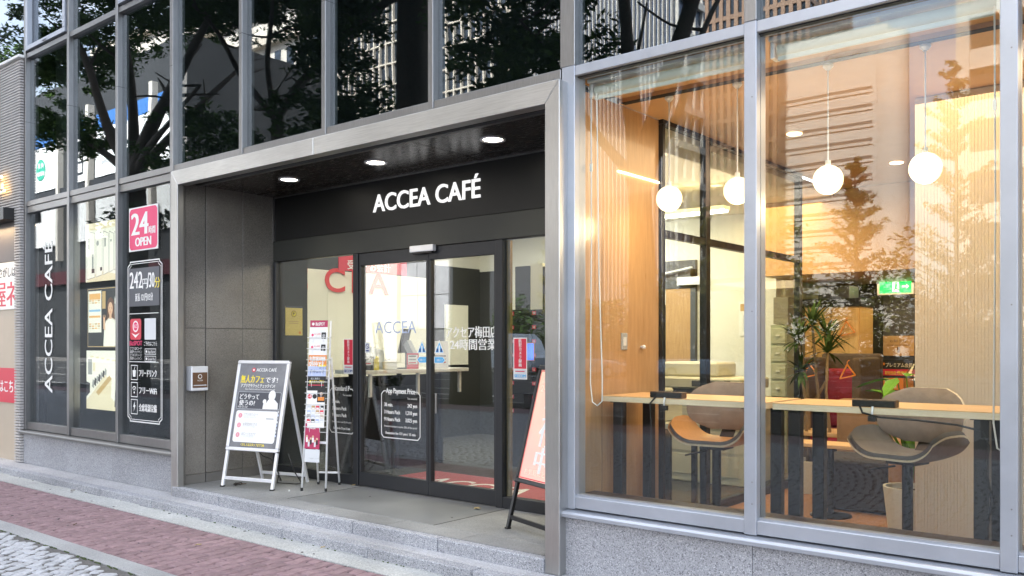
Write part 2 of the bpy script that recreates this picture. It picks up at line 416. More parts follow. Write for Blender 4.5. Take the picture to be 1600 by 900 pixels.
# strips bounding the red band: concrete gutter strip and granite border
for i in range(-30, 12):
    x0 = i*.995-.31
    bx('gutter_slab', pavement, x0+.002, x0+.993, -.593, -.372, -.05, -.002+rnd.uniform(-.002, .002), GUT, .003)
    bx('border_stone', pavement, x0*.6+.003-2, x0*.6+.594-2, -1.655, -1.503, -.05, .001+rnd.uniform(-.002, .002), BORD, .004)
for i in range(-60, 40):
    bx('border_stone', pavement, i*1.0+.003, i*1.0+.997, -8.55, -8.4, -.05, .001, BORD)
bx('second_red_band', pavement, -60, 40, -9.7, -8.55, -.05, .0, PAVE); bx('sett_bed', pavement, -60, 40, -8.4, -1.657, -.05, -.0085, M('sett_bed_grit', (.14, .135, .13), .95, var=.4, vs=40, bump=.4, bs=90))
m = MB(MOSS)
for i in range(170):
    x = rnd.uniform(-13, -4.6); y = -1.66-rnd.random()**2*.02; s_ = rnd.uniform(.008, .03)
    m.obox((x, y, -.006), (s_*1.4, 0, 0), (0, s_*.3, 0), (0, 0, .006+s_*.15))
for i in range(46):
    x = -3.6-8.4*rnd.random()**1.6; s_ = rnd.uniform(.003, .012)
    m.obox((x, -.374, .0), (s_*2, 0, 0), (0, s_*.5, 0), (0, 0, .006+s_*.3))
m.build('moss', pavement, kind='stuff')
# cobbles in concentric rings
CX_, CY_ = -9.3, -3.6
def sett_ring():
    for ri in range(1, 370):
        r = ri*.088+rnd.uniform(-.006, .006); n = max(4, int(2*math.pi*r/.104)); off = rnd.random()
        for k in range(n):
            yield r+.012*math.sin(k*1.9+ri)+rnd.uniform(-.006, .006), 2*math.pi*(k+off+rnd.uniform(-.12, .12))/n, 2*math.pi*r/n
near = []; farV = []; farF = []
for r, a, arc in sett_ring():
    x = CX_+r*math.cos(a); y = CY_+r*math.sin(a)
    if not (-8.36 < y < -1.715 and -32 < x < 12): continue
    p = project(x, y, 0)
    if p and -15 < p[0] < 1610 and p[1] < 912: near.append((p[2], x, y, a, arc))
    else:
        w_, d_ = arc/2-.006, .044-.005; ca, sa = math.cos(a), math.sin(a); b = len(farV)
        zt = rnd.uniform(-.004, .004)
        for z_, q in ((-.02, 1), (zt, .86)):
            for sx, sy in ((-1, -1), (1, -1), (1, 1), (-1, 1)):
                u_ = sx*d_*q*rnd.uniform(.9, 1.05); v_ = sy*w_*q*rnd.uniform(.9, 1.05)
                farV.append((x+u_*ca-v_*sa, y+u_*sa+v_*ca, z_))
        farF += [(b+4, b+5, b+6, b+7)]+[(b+i, b+(i+1) % 4, b+4+(i+1) % 4, b+4+i) for i in range(4)]
near.sort()
SM = []
for q in range(10):
    vs = []; fs = []
    ring = []
    for k in range(8):
        t = 2*math.pi*(k+.5)/8; e = 4.2
        cx = math.copysign(abs(math.cos(t))**(2/e), math.cos(t)); sy = math.copysign(abs(math.sin(t))**(2/e), math.sin(t))
        ring.append((cx*rnd.uniform(.88, 1.03), sy*rnd.uniform(.88, 1.03)))
    for s_, z_ in ((1, -.03), (.99, -.008), (.90, -.001)):
        vs += [(a*.0425*s_, b*.0515*s_, z_+(rnd.uniform(-.0025, .0025) if z_ > -.02 else 0)) for a, b in ring]
    vs.append((rnd.uniform(-.01, .01), rnd.uniform(-.01, .01), rnd.uniform(.001, .005)))
    fs = [(l*8+i, l*8+(i+1) % 8, (l+1)*8+(i+1) % 8, (l+1)*8+i) for l in (0, 1) for i in range(8)]+[(16+i, 16+(i+1) % 8, 24) for i in range(8)]
    me = bpy.data.meshes.new('sett'); me.from_pydata(vs, [], fs); me.materials.append(SETT); SM.append(me)
for n_, (d, x, y, a, arc) in enumerate(near):
    if n_ < 300:
        o = bpy.data.objects.new('sett', rnd.choice(SM)); col.objects.link(o); o.parent = pavement
        o.location = (x, y, rnd.uniform(-.005, .004)); o.rotation_euler = (rnd.uniform(-.05, .05), rnd.uniform(-.05, .05), a+rnd.uniform(-.06, .06))
        o.scale = (rnd.uniform(.97, 1.06), arc/.108*rnd.uniform(.97, 1.04), 1)
fastmesh('sett_field', farV, farF, SETT, pavement, 'stuff')

# steps: lower tread (z .072) and landing (z .165)
steps = MB(JOINT).box(-13.2, 3, -.34, .4, -.2, .045).build('entrance_step', kind='structure')
xs = [-13.0+i*1.02 for i in range(16)]
for i in range(15):
    bx('step_stone', steps, xs[i]+.004, xs[i+1]-.004, -.362-rnd.uniform(0, .003), -.264, -.03, .072+rnd.uniform(-.001, .001), GRANS, .008, seg=2)
    bx('tread_slab', steps, xs[i]+.33+.003, xs[i+1]+.33-.003, -.257, .30, .0, .071, GRANT, .002)
    m = MB(GUT); m.bar((xs[i]+.02, -.368, -.004), (xs[i+1]-rnd.uniform(.02, .5), -.368, -.004), .012, .012); m.build('mortar_joint', steps)
landing = MB(JOINT).box(-7.95, -3.47, -.11, 1.30, -.1, .135).build('landing', kind='structure')
xs = [-7.95, -7.13, -6.22, -5.28, -4.36, -3.47]
for a, b in zip(xs, xs[1:]):
    if b == -3.47: b = -3.4145
    bx('landing_edge_stone', landing, a+.004, b-.004, -.132, -.053, .04, .165, GRANS, .009, seg=2)
xs = [-7.95, -7.42, -6.72, -5.86, -5.0, -4.22, -3.47]
for a, b in zip(xs, xs[1:]): bx('landing_slab', landing, a+.0025, b-.0025, -.046, .174, .1, .165, LAND, .0015)
bx('landing_slab', landing, -7.95, -6.522, .178, 1.045, .1, .165, LAND, .0015)
bx('landing_slab', landing, -6.518, -4.702, .178, 1.045, .1, .1655, LANDM, .0015)
bx('landing_slab', landing, -4.698, -3.47, .178, 1.045, .1, .165, LAND, .0015)
m = MB(JOINT); m.bar((-6.52, .178, .1655), (-6.52, 1.04, .1655), .009, .002); m.bar((-4.70, .178, .1655), (-4.70, 1.04, .1655), .006, .002); m.build('joint_line', landing)

# ================================================================ THE CAFE BUILDING
B = root('cafe_building', 'dark glass fronted building with steel mullions and a recessed cafe entrance', 'building', (-5.7, 0, 0))
LX = [-11.6, -10.41, -9.25, -8.13]                 # lower left bays
RX = [-3.283, -2.062, -.803, .45, 1.70, 2.95]       # lower right bays
UX = [-14.0, -12.8, -11.6, -10.41, -9.25, -8.13, -6.94, -5.76, -4.53, -3.315, -2.062, -.803, .45, 1.70, 2.95]
# plinth
for a, b in zip([-11.63, -10.53, -9.36], [-10.53, -9.36, -8.09]): bx('plinth_panel', B, a+.0015, b-.0015, -.03, .16, .072, .437, GRAN, .002)
for a, b in zip([-3.35, -2.04, -.75, .5, 1.7], [-2.04, -.75, .5, 1.7, 2.95]): bx('plinth_panel', B, a+.0015, b-.0015, -.045, .16, -.05, .437, GRAN, .002)
def sill(a, b, mat):
    m = MB(mat); m.prism([(a, -.085, .443), (a, -.085, .465), (a, -.072, .478), (a, .02, .486), (a, .02, .443)], (b-a, 0, 0)); m.build('sill', B, bevel=.002)
sill(-11.64, -8.0, M('sill_dark_metal', (.16, .16, .155), .45, .3, var=.15, vs=5)); sill(-3.345, 2.95, ALU)
# left lower bays
for i, x in enumerate(LX[:-1]):
    a, b = x+.026, LX[i+1]-.026
    if i == 2: b = -8.155
    W_ = MB(FRAME).box(a, b, -.012, .07, .492, .582).build('window', B, bevel=.002)
    bx('frame', W_, a, b, -.008, .07, 3.17, 3.248, FRAME, .002)
    bx('pane', W_, a, b, .022, .032, .582, 3.17, GLASS_L)
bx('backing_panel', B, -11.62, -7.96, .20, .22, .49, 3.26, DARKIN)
# right lower bays (cafe)
for i, x in enumerate(RX[:-1]):
    a, b = x+.036, RX[i+1]-.036
    W_ = MB(ALU).box(a, b, -.020, .07, .494, .570).build('window', B, bevel=.003)
    bx('frame', W_, a, b, .0, .06, .570, .582, ALU)
    bx('pane', W_, a, b, .026, .036, .582, 3.25, GLASS_R)
    bx('gasket', W_, a, b, .01, .045, 3.245, 3.252, BLACK)
for x in LX[:3]: bx('mullion', B, x-.026, x+.026, -.03, .10, .488, 7, FRAME, .003)
bx('mullion', B, -8.155, -8.0, -.03, .10, .488, 3.25, FRAME, .003)
for x in UX:
    if x in LX: continue
    w_ = .036 if x >= -3.4 else .026
    z0 = .488 if x > -3.4 else (5.15 if x < -11.6 else 3.25)
    if x == -3.315: bx('mullion', B, -3.347, -3.247, -.025, .10, z0, 3.318, ALU, .003); bx('mullion', B, -3.36, -3.247, -.024, .10, 3.319, 7, FRAME, .003)
    else:
        if x > -3.3:
            bx('mullion', B, x-w_, x+w_, -.026, .10, .488, 3.318, ALU, .003); bx('mullion', B, x-w_, x+w_, -.026, .10, 3.319, 7, FRAME, .003)
        else: bx('mullion', B, x-w_, x+w_, -.03, .10, z0, 7, FRAME, .003)
    for zz in ([4.35] if x < -3 else []): MB(BLACK).box(x-w_-.001, x+w_+.001, -.0315, .05, zz, zz+.004).build('mullion_joint', B)
bx('mullion', B, -8.16, -8.10, -.03, .10, 3.251, 7, FRAME, .003)
for x in LX: MB(BLACK).box(x-.027, x+.027, -.0315, .05, 4.30, 4.304).build('mullion_joint', B)
for a, b in zip(UX, UX[1:]):
    right = a >= -3.4; mt = ALU if right else FRAME; e = .036 if right else .026
    aa, bb = a+e, b-e
    if a == -3.315: aa = -3.247
    if b == -3.315: bb = -3.36
    if a >= -11.7: bx('transom', B, aa, bb, -.02, .09, 3.252, 3.315, mt, .003)
    if a >= -11.7:
        bx('pane', B, aa, bb, .022, .034, 3.315, 5.09, GLASS_UP)
    bx('transom', B, aa, bb, -.02, .09, 5.09, 5.15, FRAME, .003)
    bx('pane', B, aa, bb, .022, .034, 5.15, 7.0, GLASS_UP)
    if a in (-11.6, -9.25):                        # opening lights above
        f = MB(ALU)
        z0, z1, t = 5.17, 6.9, .055
        f.box(aa+.03, bb-.03, -.045, .02, z0, z0+t); f.box(aa+.03, bb-.03, -.045, .02, z1-t, z1)
        f.box(aa+.03, aa+.03+t, -.045, .02, z0+t, z1-t); f.box(bb-.03-t, bb-.03, -.045, .02, z0+t, z1-t)
        f.box((aa+bb)/2-.05, (aa+bb)/2+.05, -.058, -.045, z0+.015, z0+.035)
        f.build('opening_light_frame', B, bevel=.003)
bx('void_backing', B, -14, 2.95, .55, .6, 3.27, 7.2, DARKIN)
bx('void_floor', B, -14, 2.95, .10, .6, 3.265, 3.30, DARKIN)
bx('upper_storeys_sun_block', B, -30, 26, .0, 22, 7.0, 44, FRAME)  # unseen plain block above the front, sized to keep sun off the street
bx('side_wall', B, -11.66, -11.5, .16, .3, -.1, 7, DARKIN)
bx('party_wall', B, 2.95, 3.2, -.02, 9, -.1, 7, GRAN)
# steel portal round the entrance
m = MB(STEEL); m.prism([(-7.985, -.115, .074), (-7.865, -.115, .074), (-7.865, -.115, 3.08), (-7.985, -.115, 3.22)], (0, .065, 0)); m.build('portal_post', B, bevel=.003)
m = MB(STEEL); m.prism([(-3.415, -.115, .074), (-3.30, -.115, .074), (-3.30, -.115, 3.22), (-3.415, -.115, 3.08)], (0, .10, 0)); m.build('portal_post', B, bevel=.003)
for a, b in ((-7.985, -5.785), (-5.781, -3.30)):
    a2 = -7.865 if a == -7.985 else a; b2 = -3.415 if b == -3.30 else b
    m = MB(STEELH); m.prism([(a2, -.115, 3.0805), (b2, -.115, 3.0805), (b-.0005, -.115, 3.2205), (a+.0005, -.115, 3.2205)], (0, .10, 0)); m.build('portal_header', B, bevel=.003)
bx('portal_return', B, -7.985, -7.952, -.048, .014, .166, 3.11, RECBASE)
bx('portal_flashing', B, -7.98, -3.35, -.10, .01, 3.222, 3.232, FRAME)
bx('portal_back', B, -8.09, -7.956, -.014, .016, .073, 3.22, FRAME)
m = MB(FRAME)
for x in (-2.062, -.803):
    for z in (.66, .78, 1.72, 2.9): m.cyl((x+.012, -.0275, z), (x+.012, -.0255, z), .004, 8)
m.build('screw_head', B, kind='stuff')
# recess walls and soffit
for (y0, y1) in ((.018, .234), (.243, .66), (.664, 1.055)):
    for (z0, z1, mt) in ((.165, .253, RECBASE), (.257, 1.70, RECESS), (1.704, 3.12, RECESS)):
        bx('recess_panel', B, -8.05, -7.95-(.004 if y0 < .2 else 0), y0, y1, z0, z1, mt, .0015)
bx('recess_panel_backing', B, -8.06, -7.975, .016, 1.07, .1, 3.2, BLACK)
bx('recess_side_wall', B, -3.465, -3.36, .016, 1.07, .1, 3.2, RECESS)
SOFF = M('soffit_dark_panel', (.032, .026, .020), .26, 0, var=.25, vs=10, stretch=(1, 12, 1), spec=.6)
for a, b in ((-7.95, -6.46), (-6.455, -4.96), (-4.955, -3.466)):
    bx('soffit_panel', B, a, b, .175, .83, 3.118, 3.16, SOFF, .002); bx('soffit_panel', B, a, b, .835, 1.06, 3.112, 3.16, SOFF, .002)
bx('soffit_track', B, -7.95, -3.466, .018, .075, 3.13, 3.18, FRAME); bx('soffit_track', B, -7.95, -3.466, .08, .125, 3.125, 3.18, SOFF); bx('soffit_track', B, -7.95, -3.466, .13, .17, 3.108, 3.18, FRAME)
# header and sign band
bx('sign_band', B, -7.93, -3.466, 1.045, 1.14, 2.645, 3.10, SIGNB, .002)
bx('sign_band_trim', B, -7.95, -7.932, 1.03, 1.14, 2.645, 3.10, FRAME)
bx('sign_band_trim', B, -7.932, -3.466, 1.038, 1.14, 3.1005, 3.11, FRAME)
bx('door_header', B, -7.95, -3.466, 1.035, 1.14, 2.425, 2.642, HEADER, .003)
# entrance glazing: fixed lights and sliding doors
bx('jamb', B, -7.95, -7.90, 1.03, 1.14, .166, 2.422, CHAR, .003)
bx('jamb', B, -6.645, -6.575, 1.03, 1.14, .166, 2.422, CHAR, .003)
bx('jamb', B, -4.812, -4.74, 1.03, 1.14, .166, 2.422, CHAR, .003)
bx('threshold', B, -6.575, -4.812, 1.03, 1.14, .15, .171, FRAME)
for a, b in ((-7.90, -6.645), (-4.74, -3.466)):
    W_ = MB(CHAR).box(a, b, 1.035, 1.12, .166, .262).build('side_light', B, bevel=.003)
    bx('pane', W_, a, b, 1.070, 1.080, .262, 2.422, GLASS_D)
    if a > -5: bx('brass_edge', W_, a+.002, a+.04, 1.09, 1.12, .262, 2.42, M('brass_edge_trim', (.45, .33, .16), .35, .7, var=.2))
for a, b, h in ((-6.573, -5.625, 1), (-5.621, -4.814, -1)):
    D_ = MB(CHAR).box(a, b, 1.045, 1.10, .173, .305).build('sliding_door', B, bevel=.003)
    bx('top_rail', D_, a, b, 1.045, 1.10, 2.305, 2.42, CHAR, .002)
    bx('stile', D_, a, a+.028, 1.045, 1.10, .305, 2.305, CHAR, .002); bx('stile', D_, b-.028, b, 1.045, 1.10, .305, 2.305, CHAR, .002)
    bx('pane', D_, a+.028, b-.028, 1.069, 1.079, .305, 2.305, GLASS_D)
    if h < 0: bx('pull_handle', D_, a+.07, a+.085, 1.055, 1.067, .92, 1.10, FRAME, .002)

# ================================================================ INTERIOR SHELL
FLOORT = M('hall_floor_carpet', (.05, .05, .047), .9, var=.15, vs=3)
CARPET = M('brown_carpet', (.30, .15, .07), .95, var=.5, vs=60, bump=.5, bs=90)
WALLW = M('wall_white', (.78, .76, .68), .6, var=.04, vs=3)
WALLG = M('wall_grey_green', (.030, .032, .028), .6, var=.08, vs=3)
WOODW = wood('veneer_wall', (.50, .31, .16), (.41, .245, .12), (5, 5, .5), .3, 8, coat=.25)
CEILC = M('cafe_ceiling_wood', (.56, .34, .17), .5, var=.08, vs=3)
WOODT = wood('table_oak', (.72, .47, .25), (.62, .38, .18), (1, 9, 9), .4, 6)
WOODE = wood('table_edge_ply', (.86, .73, .52), (.76, .62, .42), (1, 1, 40), .5, 6)
DWOOD = wood('dark_ledge_wood', (.09, .05, .032), (.05, .028, .018), (1, 12, 12), .45, 6)
SLATW = M('pale_slat_wood', (.56, .46, .35), .6)
S_ = lambda n, m, *b, **k: MB(m).box(*b).build(n, kind='structure', **k)
S_('hall_floor', FLOORT, -9.3, -3.32, 1.14, 5.7, .0, .166)
S_('cafe_floor', CARPET, -3.31, 2.95, .10, 8.2, .0, .165)
S_('cafe_floor_rear', CARPET, -5.0, -3.32, 5.71, 8.2, .0, .164)
S_('window_ledge', DWOOD, -3.31, 2.95, .075, .30, .1, .560)
S_('hall_ceiling', WALLW, -9.3, -3.38, 1.15, 5.7, 3.15, 3.22)
S_('cafe_ceiling', CEILC, -3.34, 2.95, .62, 8.2, 3.225, 3.26)
S_('window_head', CEILC, -3.31, 2.95, .10, .616, 3.252, 3.30)
S_('ceiling_groove', DARKIN, -3.31, 2.95, .616, .68, 3.222, 3.2245)
S_('hall_left_wall', WALLG, -9.2, -9.0, 1.5, 4.4, .1, 3.2)
S_('hall_left_wall', WALLG, -9.2, -9.0, 4.401, 5.549, .1, 2.70)
S_('hall_upper_wall', WALLW, -9.2, -9.0, 4.401, 5.549, 2.701, 3.149)
S_('hall_return_wall', WALLG, -9.2, -7.952, 1.145, 1.487, .1, 3.149)
S_('hall_back_wall', WALLG, -9.2, -8.46, 5.55, 5.7, .1, 2.66)
S_('hall_back_wall', WALLG, -8.459, -5.75, 5.55, 5.7, .1, 2.06)
S_('hall_upper_wall', WALLW, -9.2, -8.46, 5.55, 5.7, 2.661, 3.149)
S_('hall_upper_wall', WALLW, -8.459, -5.75, 5.55, 5.7, 2.061, 3.149)
S_('copy_room_wall', WALLW, -5.748, -4.25, 5.55, 5.7, .1, 3.149)
S_('cabinet_return_wall', WALLW, -4.4, -4.2, 5.705, 7.1, .1, 3.149)
S_('cafe_back_wall', WALLG, -5.0, 2.95, 7.1, 7.3, .1, 3.22)
S_('veneer_wall', WOODW, -3.40, -3.335, .12, 1.185, .168, 3.22)
S_('ceiling_soffit', CEILC, -4.2, 2.9, 5.0, 7.09, 2.32, 3.22)
# slatted timber screen wall
sw = root('slatted_screen', 'pale timber slatted screen wall behind the right hand counter seat', 'screen', (-.4, 1.85, .165))
bx('backing_board', sw, -1.69, 2.9, 1.80, 1.95, .166, 3.22, SLATW)
m = MB(SLATW)
for i in range(222): m.box(-1.69+i*.0205, -1.69+i*.0205+.0185, 1.797+.001*(i % 3 == 1), 1.80, .166, 3.22)
m.build('slat', sw, kind='stuff')
# black framed glass partition
gp = root('glass_partition', 'black framed glass partition between the cafe and the copy room', 'partition', (-3.33, 2.55, .166))
zb, zt = .166, 3.19
for y0, y1 in ((1.19, 1.225), (1.885, 1.96), (2.80, 2.85), (3.86, 3.93)): bx('post', gp, -3.36, -3.30, y0, y1, zb, zt, BLACKM, .003)
bx('top_rail', gp, -3.36, -3.30, 1.19, 3.93, 3.192, 3.224, BLACKM)
for a, b in ((1.225, 1.885), (1.96, 2.80), (2.85, 3.86)):
    bx('cross_rail', gp, -3.355, -3.305, a, b, 2.345, 2.40, BLACKM); bx('cross_rail', gp, -3.355, -3.305, a, b, .17, .24, BLACKM)
    bx('glass', gp, -3.335, -3.325, a, b, 2.40, 3.19, GLASS_IN); bx('glass', gp, -3.335, -3.325, a, b, .24, 2.345, GLASS_IN)

# ================================================================ STREET BEHIND THE CAMERA (seen in the glass)
BARK = M('camphor_bark', (.075, .058, .045), .9, var=.5, vs=9, stretch=(6, 6, 1), bump=.7, bs=25)
def leafm(name, a, b):
    m = M(name, a, .65, var=.3, c2=b, vs=2.2, spec=.05); m.node_tree.nodes['Principled BSDF'].inputs['Transmission Weight'].default_value = 0
    return m
LEAF = leafm('camphor_leaf', (.070, .125, .030), (.034, .066, .018)); LEAFG = leafm('ginkgo_leaf', (.16, .14, .03), (.07, .08, .02)); LEAFH = leafm('hedge_leaf', (.05, .09, .025), (.025, .05, .015))
nr = np.random.default_rng(11)
def leaves(centres, radii, per, size, flat=.6, droop=.0):
    """leaf quads scattered through many small clumps"""
    C_ = np.repeat(np.asarray(centres), per, axis=0); r_ = np.repeat(np.asarray(radii), per)
    n = len(C_); d = nr.normal(size=(n, 3)); d /= np.linalg.norm(d, axis=1)[:, None]
    rad = (nr.random(n)**.5)*r_; p = C_+d*rad[:, None]*np.array([1, 1, flat])
    u = nr.normal(size=(n, 3)); u[:, 2] = u[:, 2]*.5-droop; u /= np.linalg.norm(u, axis=1)[:, None]
    v = np.cross(u, nr.normal(size=(n, 3))); v /= np.linalg.norm(v, axis=1)[:, None]
    s = size*(.6+.8*nr.random(n)); u *= s[:, None]; v *= (s*.33)[:, None]
    V = np.stack([p-u, p+v, p+u*.9, p-v], 1).reshape(-1, 3)
    return V, np.arange(4*n).reshape(-1, 4)
def limb(m, pts, r0, r1, n=9):
    P = [Vector(p) for p in pts]; Q = []
    for i in range(len(P)-1):
        p0, p1, p2, p3 = P[max(0, i-1)], P[i], P[i+1], P[min(len(P)-1, i+2)]
        for k in range(4):
            t = k/4; Q.append(.5*((2*p1)+(p2-p0)*t+(2*p0-5*p1+4*p2-p3)*t*t+(3*p1-p0-3*p2+p3)*t**3))
    Q.append(P[-1]); N = len(Q)-1
    m.tube(Q, [(r0+(r1-r0)*(i/N)**.8)*rnd.uniform(.93, 1.07) for i in range(N+1)], n); return Q
def camphor(x, y, h0, rt, seed, limbs, crown, nclump, label, per=62, size=.115, clump=.46):
    """broadleaf tree: forked trunk and limbs, crown of leaf clumps placed along twigs"""
    rs = random.Random(seed)
    t = root('camphor_tree', label, 'tree', (x, y, 0), 0, 'street trees along the kerb')
    m = MB(BARK); ends = []
    Q = limb(m, [(0, 0, -.1), (.05, .03, h0*.5), (-.04, 0, h0)], rt*1.25, rt*.85)
    for (az, reach, rise, r) in limbs:
        a = R(az); d = Vector((math.cos(a), math.sin(a), 0)); b = Vector((-.04, 0, h0))
        k1 = b+d*reach*.35+Z*rise*.3+Vector((rs.uniform(-.2, .2), rs.uniform(-.2, .2), 0)); k2 = b+d*reach*.7+Z*rise*.72; k3 = b+d*reach+Z*rise
        q = limb(m, [b-Z*.25, k1, k2, k3], r, r*.28); ends += q[6:]
        for j in range(4):
            s_ = q[rs.randrange(5, len(q))]; e = s_+Vector((rs.uniform(-1, 1), rs.uniform(-1, 1), rs.uniform(.1, 1.1)))*1.3
            ends += limb(m, [s_, (s_+e)/2+Vector((0, 0, rs.uniform(-.2, .2))), e], r*.3, .02, 6)[3:]
    m.build('trunk', t, local=True, smooth=True)
    cs = []; rr = []
    while len(cs) < nclump:
        cx, cy_, cz, ax, ay, az_ = rs.choices(crown, [(c_[3]*c_[4]*c_[5])**.8 for c_ in crown])[0]
        d = Vector((rs.gauss(0, 1), rs.gauss(0, 1), rs.gauss(0, 1))).normalized()*(rs.random()**.45)
        px, pz = cx+d.x*ax, cz+d.z*az_
        if math.sin(px*1.5+seed)+math.sin(pz*2.0+seed*2)+.7*math.sin(px*2.7+pz*2.3) < -.35: continue
        cs.append((cx+d.x*ax, cy_+d.y*ay, cz+d.z*az_)); rr.append(clump*rs.uniform(.6, 1.35))
    V, F = leaves(cs, rr, per, size)
    o = fastmesh('crown', V, F, LEAF, t)
    return t
camphor(-29.4, -10.5, 7.6, .44, 1, [(8, 6.2, 3.6, .30), (35, 3.6, 6, .24), (165, 3.2, 5.4, .26), (182, 6.4, 2.6, .20), (-70, 4, 4.5, .2), (12, 6.6, 1.4, .16)],
        [(0, 0, 14.2, 6.8, 4, 2.4), (-5.6, .3, 12.6, 3.6, 2.6, 1.5), (-3.6, .5, 9.5, 2.4, 1.8, .8), (5.0, .2, 12.6, 2.6, 2.4, 1.3), (4.6, .2, 7.6, 2.8, 2, 1.3), (1.2, .3, 5.6, 1.5, 1.5, .6)], 800, 'forked camphor tree standing before the clinic across the street')
camphor(-21.0, -10.4, 8.2, .19, 2, [(10, 3.0, 1.0, .13), (150, 2.6, 3.2, .13), (-90, 3, 3, .12), (40, 2.4, 3.2, .11), (175, 1.6, .3, .07)],
        [(0, 0, 12.6, 4.4, 3.2, 2.2), (2.9, .4, 9.4, 1.5, 1.6, .9), (3.4, .3, 7.0, 1.3, 1.5, .9), (-2.4, .3, 7.2, 1.5, 1.4, .8)], 420, 'slender crooked camphor tree on the kerb, second from the clinic')
camphor(-15.6, -10.5, 10.6, .46, 3, [(10, 4, 2.2, .24), (180, 4.2, 2.6, .24), (100, 3, 3, .2), (-70, 4, 4, .2), (8, 4.6, -1.4, .14), (172, 3.6, -1.6, .14)],
        [(0, 0, 12.8, 5.4, 3.4, 2.0), (-2.9, .2, 8.3, 1.6, 1.8, 1.7), (-2.5, .2, 10.6, 1.2, 1.6, 1.0), (3.5, .1, 8.8, 2.6, 2, 1.9)], 520, 'thick straight camphor tree on the kerb opposite the cafe door')
camphor(-9.15, -10.5, 5.0, .27, 4, [(88, .8, 4.2, .25), (4, 1.9, 4.6, .30), (165, 2.6, 3.4, .12), (-80, 3, 4.6, .14)],
        [(-.6, 0, 11.2, 3.8, 3.0, 1.6), (-2.3, .1, 7.5, 1.1, 1.4, .8), (2.6, .1, 10.4, 1.5, 1.8, 1.2)], 330, 'slim forked camphor tree opposite the left hand cafe window')
def ginkgo(x, y, h, seed, label, rmax=2.6, n=420):
    rs = random.Random(seed); t = root('ginkgo_tree', label, 'tree', (x, y, 0), 0, 'autumn trees across the road'); m = MB(BARK)
    limb(m, [(0, 0, -.1), (.1, 0, h*.5), (0, .05, h*.97)], .17, .02)
    cs = []; rr = []
    for i in range(n//7):
        z = h*(.22+.76*rs.random()); rad = rmax*(1.02-z/h)**.8*rs.uniform(.45, 1.1); a = rs.uniform(0, 6.283)
        e = Vector((math.cos(a)*rad, math.sin(a)*rad, min(h, z+rad*.55))); b_ = Vector((0, 0, z))
        m.tube([b_, (b_+e)/2-Z*.05, e], [.035, .025, .008], 5)
        for k in range(5): cs.append(b_.lerp(e, .25+.19*k)+Vector((rs.uniform(-.1, .1), rs.uniform(-.1, .1), 0))); rr.append(.16+.16*(1-z/h))
    m.build('trunk', t, local=True, smooth=True)
    V, F = leaves(cs, rr, 20, .10, .8); fastmesh('crown', V, F, LEAFG, t)
ginkgo(-9.7, -38.3, 14.6, 21, 'tall yellowing ginkgo across the road, nearest the office block', 3.6, 620)
ginkgo(-14.2, -38.6, 10.6, 22, 'shorter yellowing ginkgo across the road before the hotel tower', 3.0, 480)
ginkgo(-22.5, -38.4, 9.4, 23, 'small ginkgo across the road before the brown grid tower', 2.8, 420)
ginkgo(-34, -38.4, 9.0, 24, 'small ginkgo across the road left of the brown grid tower', 2.8, 400)
def hedge(x0, x1, y0, y1, z0, z1, label, seed, mat=LEAFH, n=300, size=.07, per=30, clump=.3):
    rs = random.Random(seed); o = root('shrub', label, 'shrub', ((x0+x1)/2, (y0+y1)/2, z0)); cs = []; rr = []
    L_ = [(rs.uniform(x0, x1), rs.uniform(y0, y1)) for _ in range(n)]
    for a, b in L_:
        top = z0+(z1-z0)*(.62+.38*math.sin(a*1.7+seed)*math.cos(b*1.3+a*.6))
        cs.append((a-o.location.x, b-o.location.y, rs.uniform(z0+.1, top)-z0)); rr.append(clump*rs.uniform(.6, 1.3))
    V, F = leaves(cs, rr, per, size, .8); fastmesh('foliage', V, F, mat, o)
    m = MB(BARK)
    for a, b in L_[:14]: m.tube([(a-o.location.x, b-o.location.y, -.05), (a-o.location.x+rs.uniform(-.2, .2), b-o.location.y, (z1-z0)*.6)], [.03, .01], 5)
    m.build('stem', o, local=True)
# planters on the kerb
for i, (x0, x1) in enumerate(((-13.4, -10.6), (-24, -18.4), (-7.2, -3.2))):
    pl = root('planter', ['long granite kerb planter opposite the cafe door', 'long granite kerb planter near the slender camphor', 'granite kerb planter opposite the cafe window'][i], 'planter', ((x0+x1)/2, -10.6, 0))
    for y_ in (-11.15, -10.05): bx('kerb', pl, x0, x1, y_-.08, y_+.08, 0, .36, BORD, .01)
    for x_ in (x0+.08, x1-.08): bx('kerb', pl, x_-.08, x_+.08, -11.07, -10.13, 0, .358, BORD)
    bx('soil', pl, x0+.1, x1-.1, -11.07, -10.13, .1, .30, JOINT)
    hedge(x0+.3, x1-.3, -10.95, -10.2, .3, .95, ['clipped dark shrub in the kerb planter opposite the door', 'clipped dark shrub in the planter by the slender camphor', 'clipped dark shrub in the planter opposite the cafe window'][i], i+3, n=90, size=.055, clump=.22)
AUT = leafm('autumn_bush_leaf', (.17, .10, .03), (.07, .075, .02))
for i in range(6):
    x0 = -44+i*8; hedge(x0, x0+7.6, -41.5, -39.6, 0, [5.0, 6.0, 8.2, 8.0, 8.8, 7.5][i], ['low', 'dense', 'tall rusty', 'mid green', 'rusty green', 'end'][i]+' bush mass behind the far pavement, '+['by the clinic', 'second from the clinic', 'before the grid tower', 'before the hotel tower', 'beside the office block', 'at the far end'][i], i+10, [LEAFH, LEAFH, AUT, LEAFG, AUT, LEAFH][i], n=330, size=.17, per=34, clump=.7)
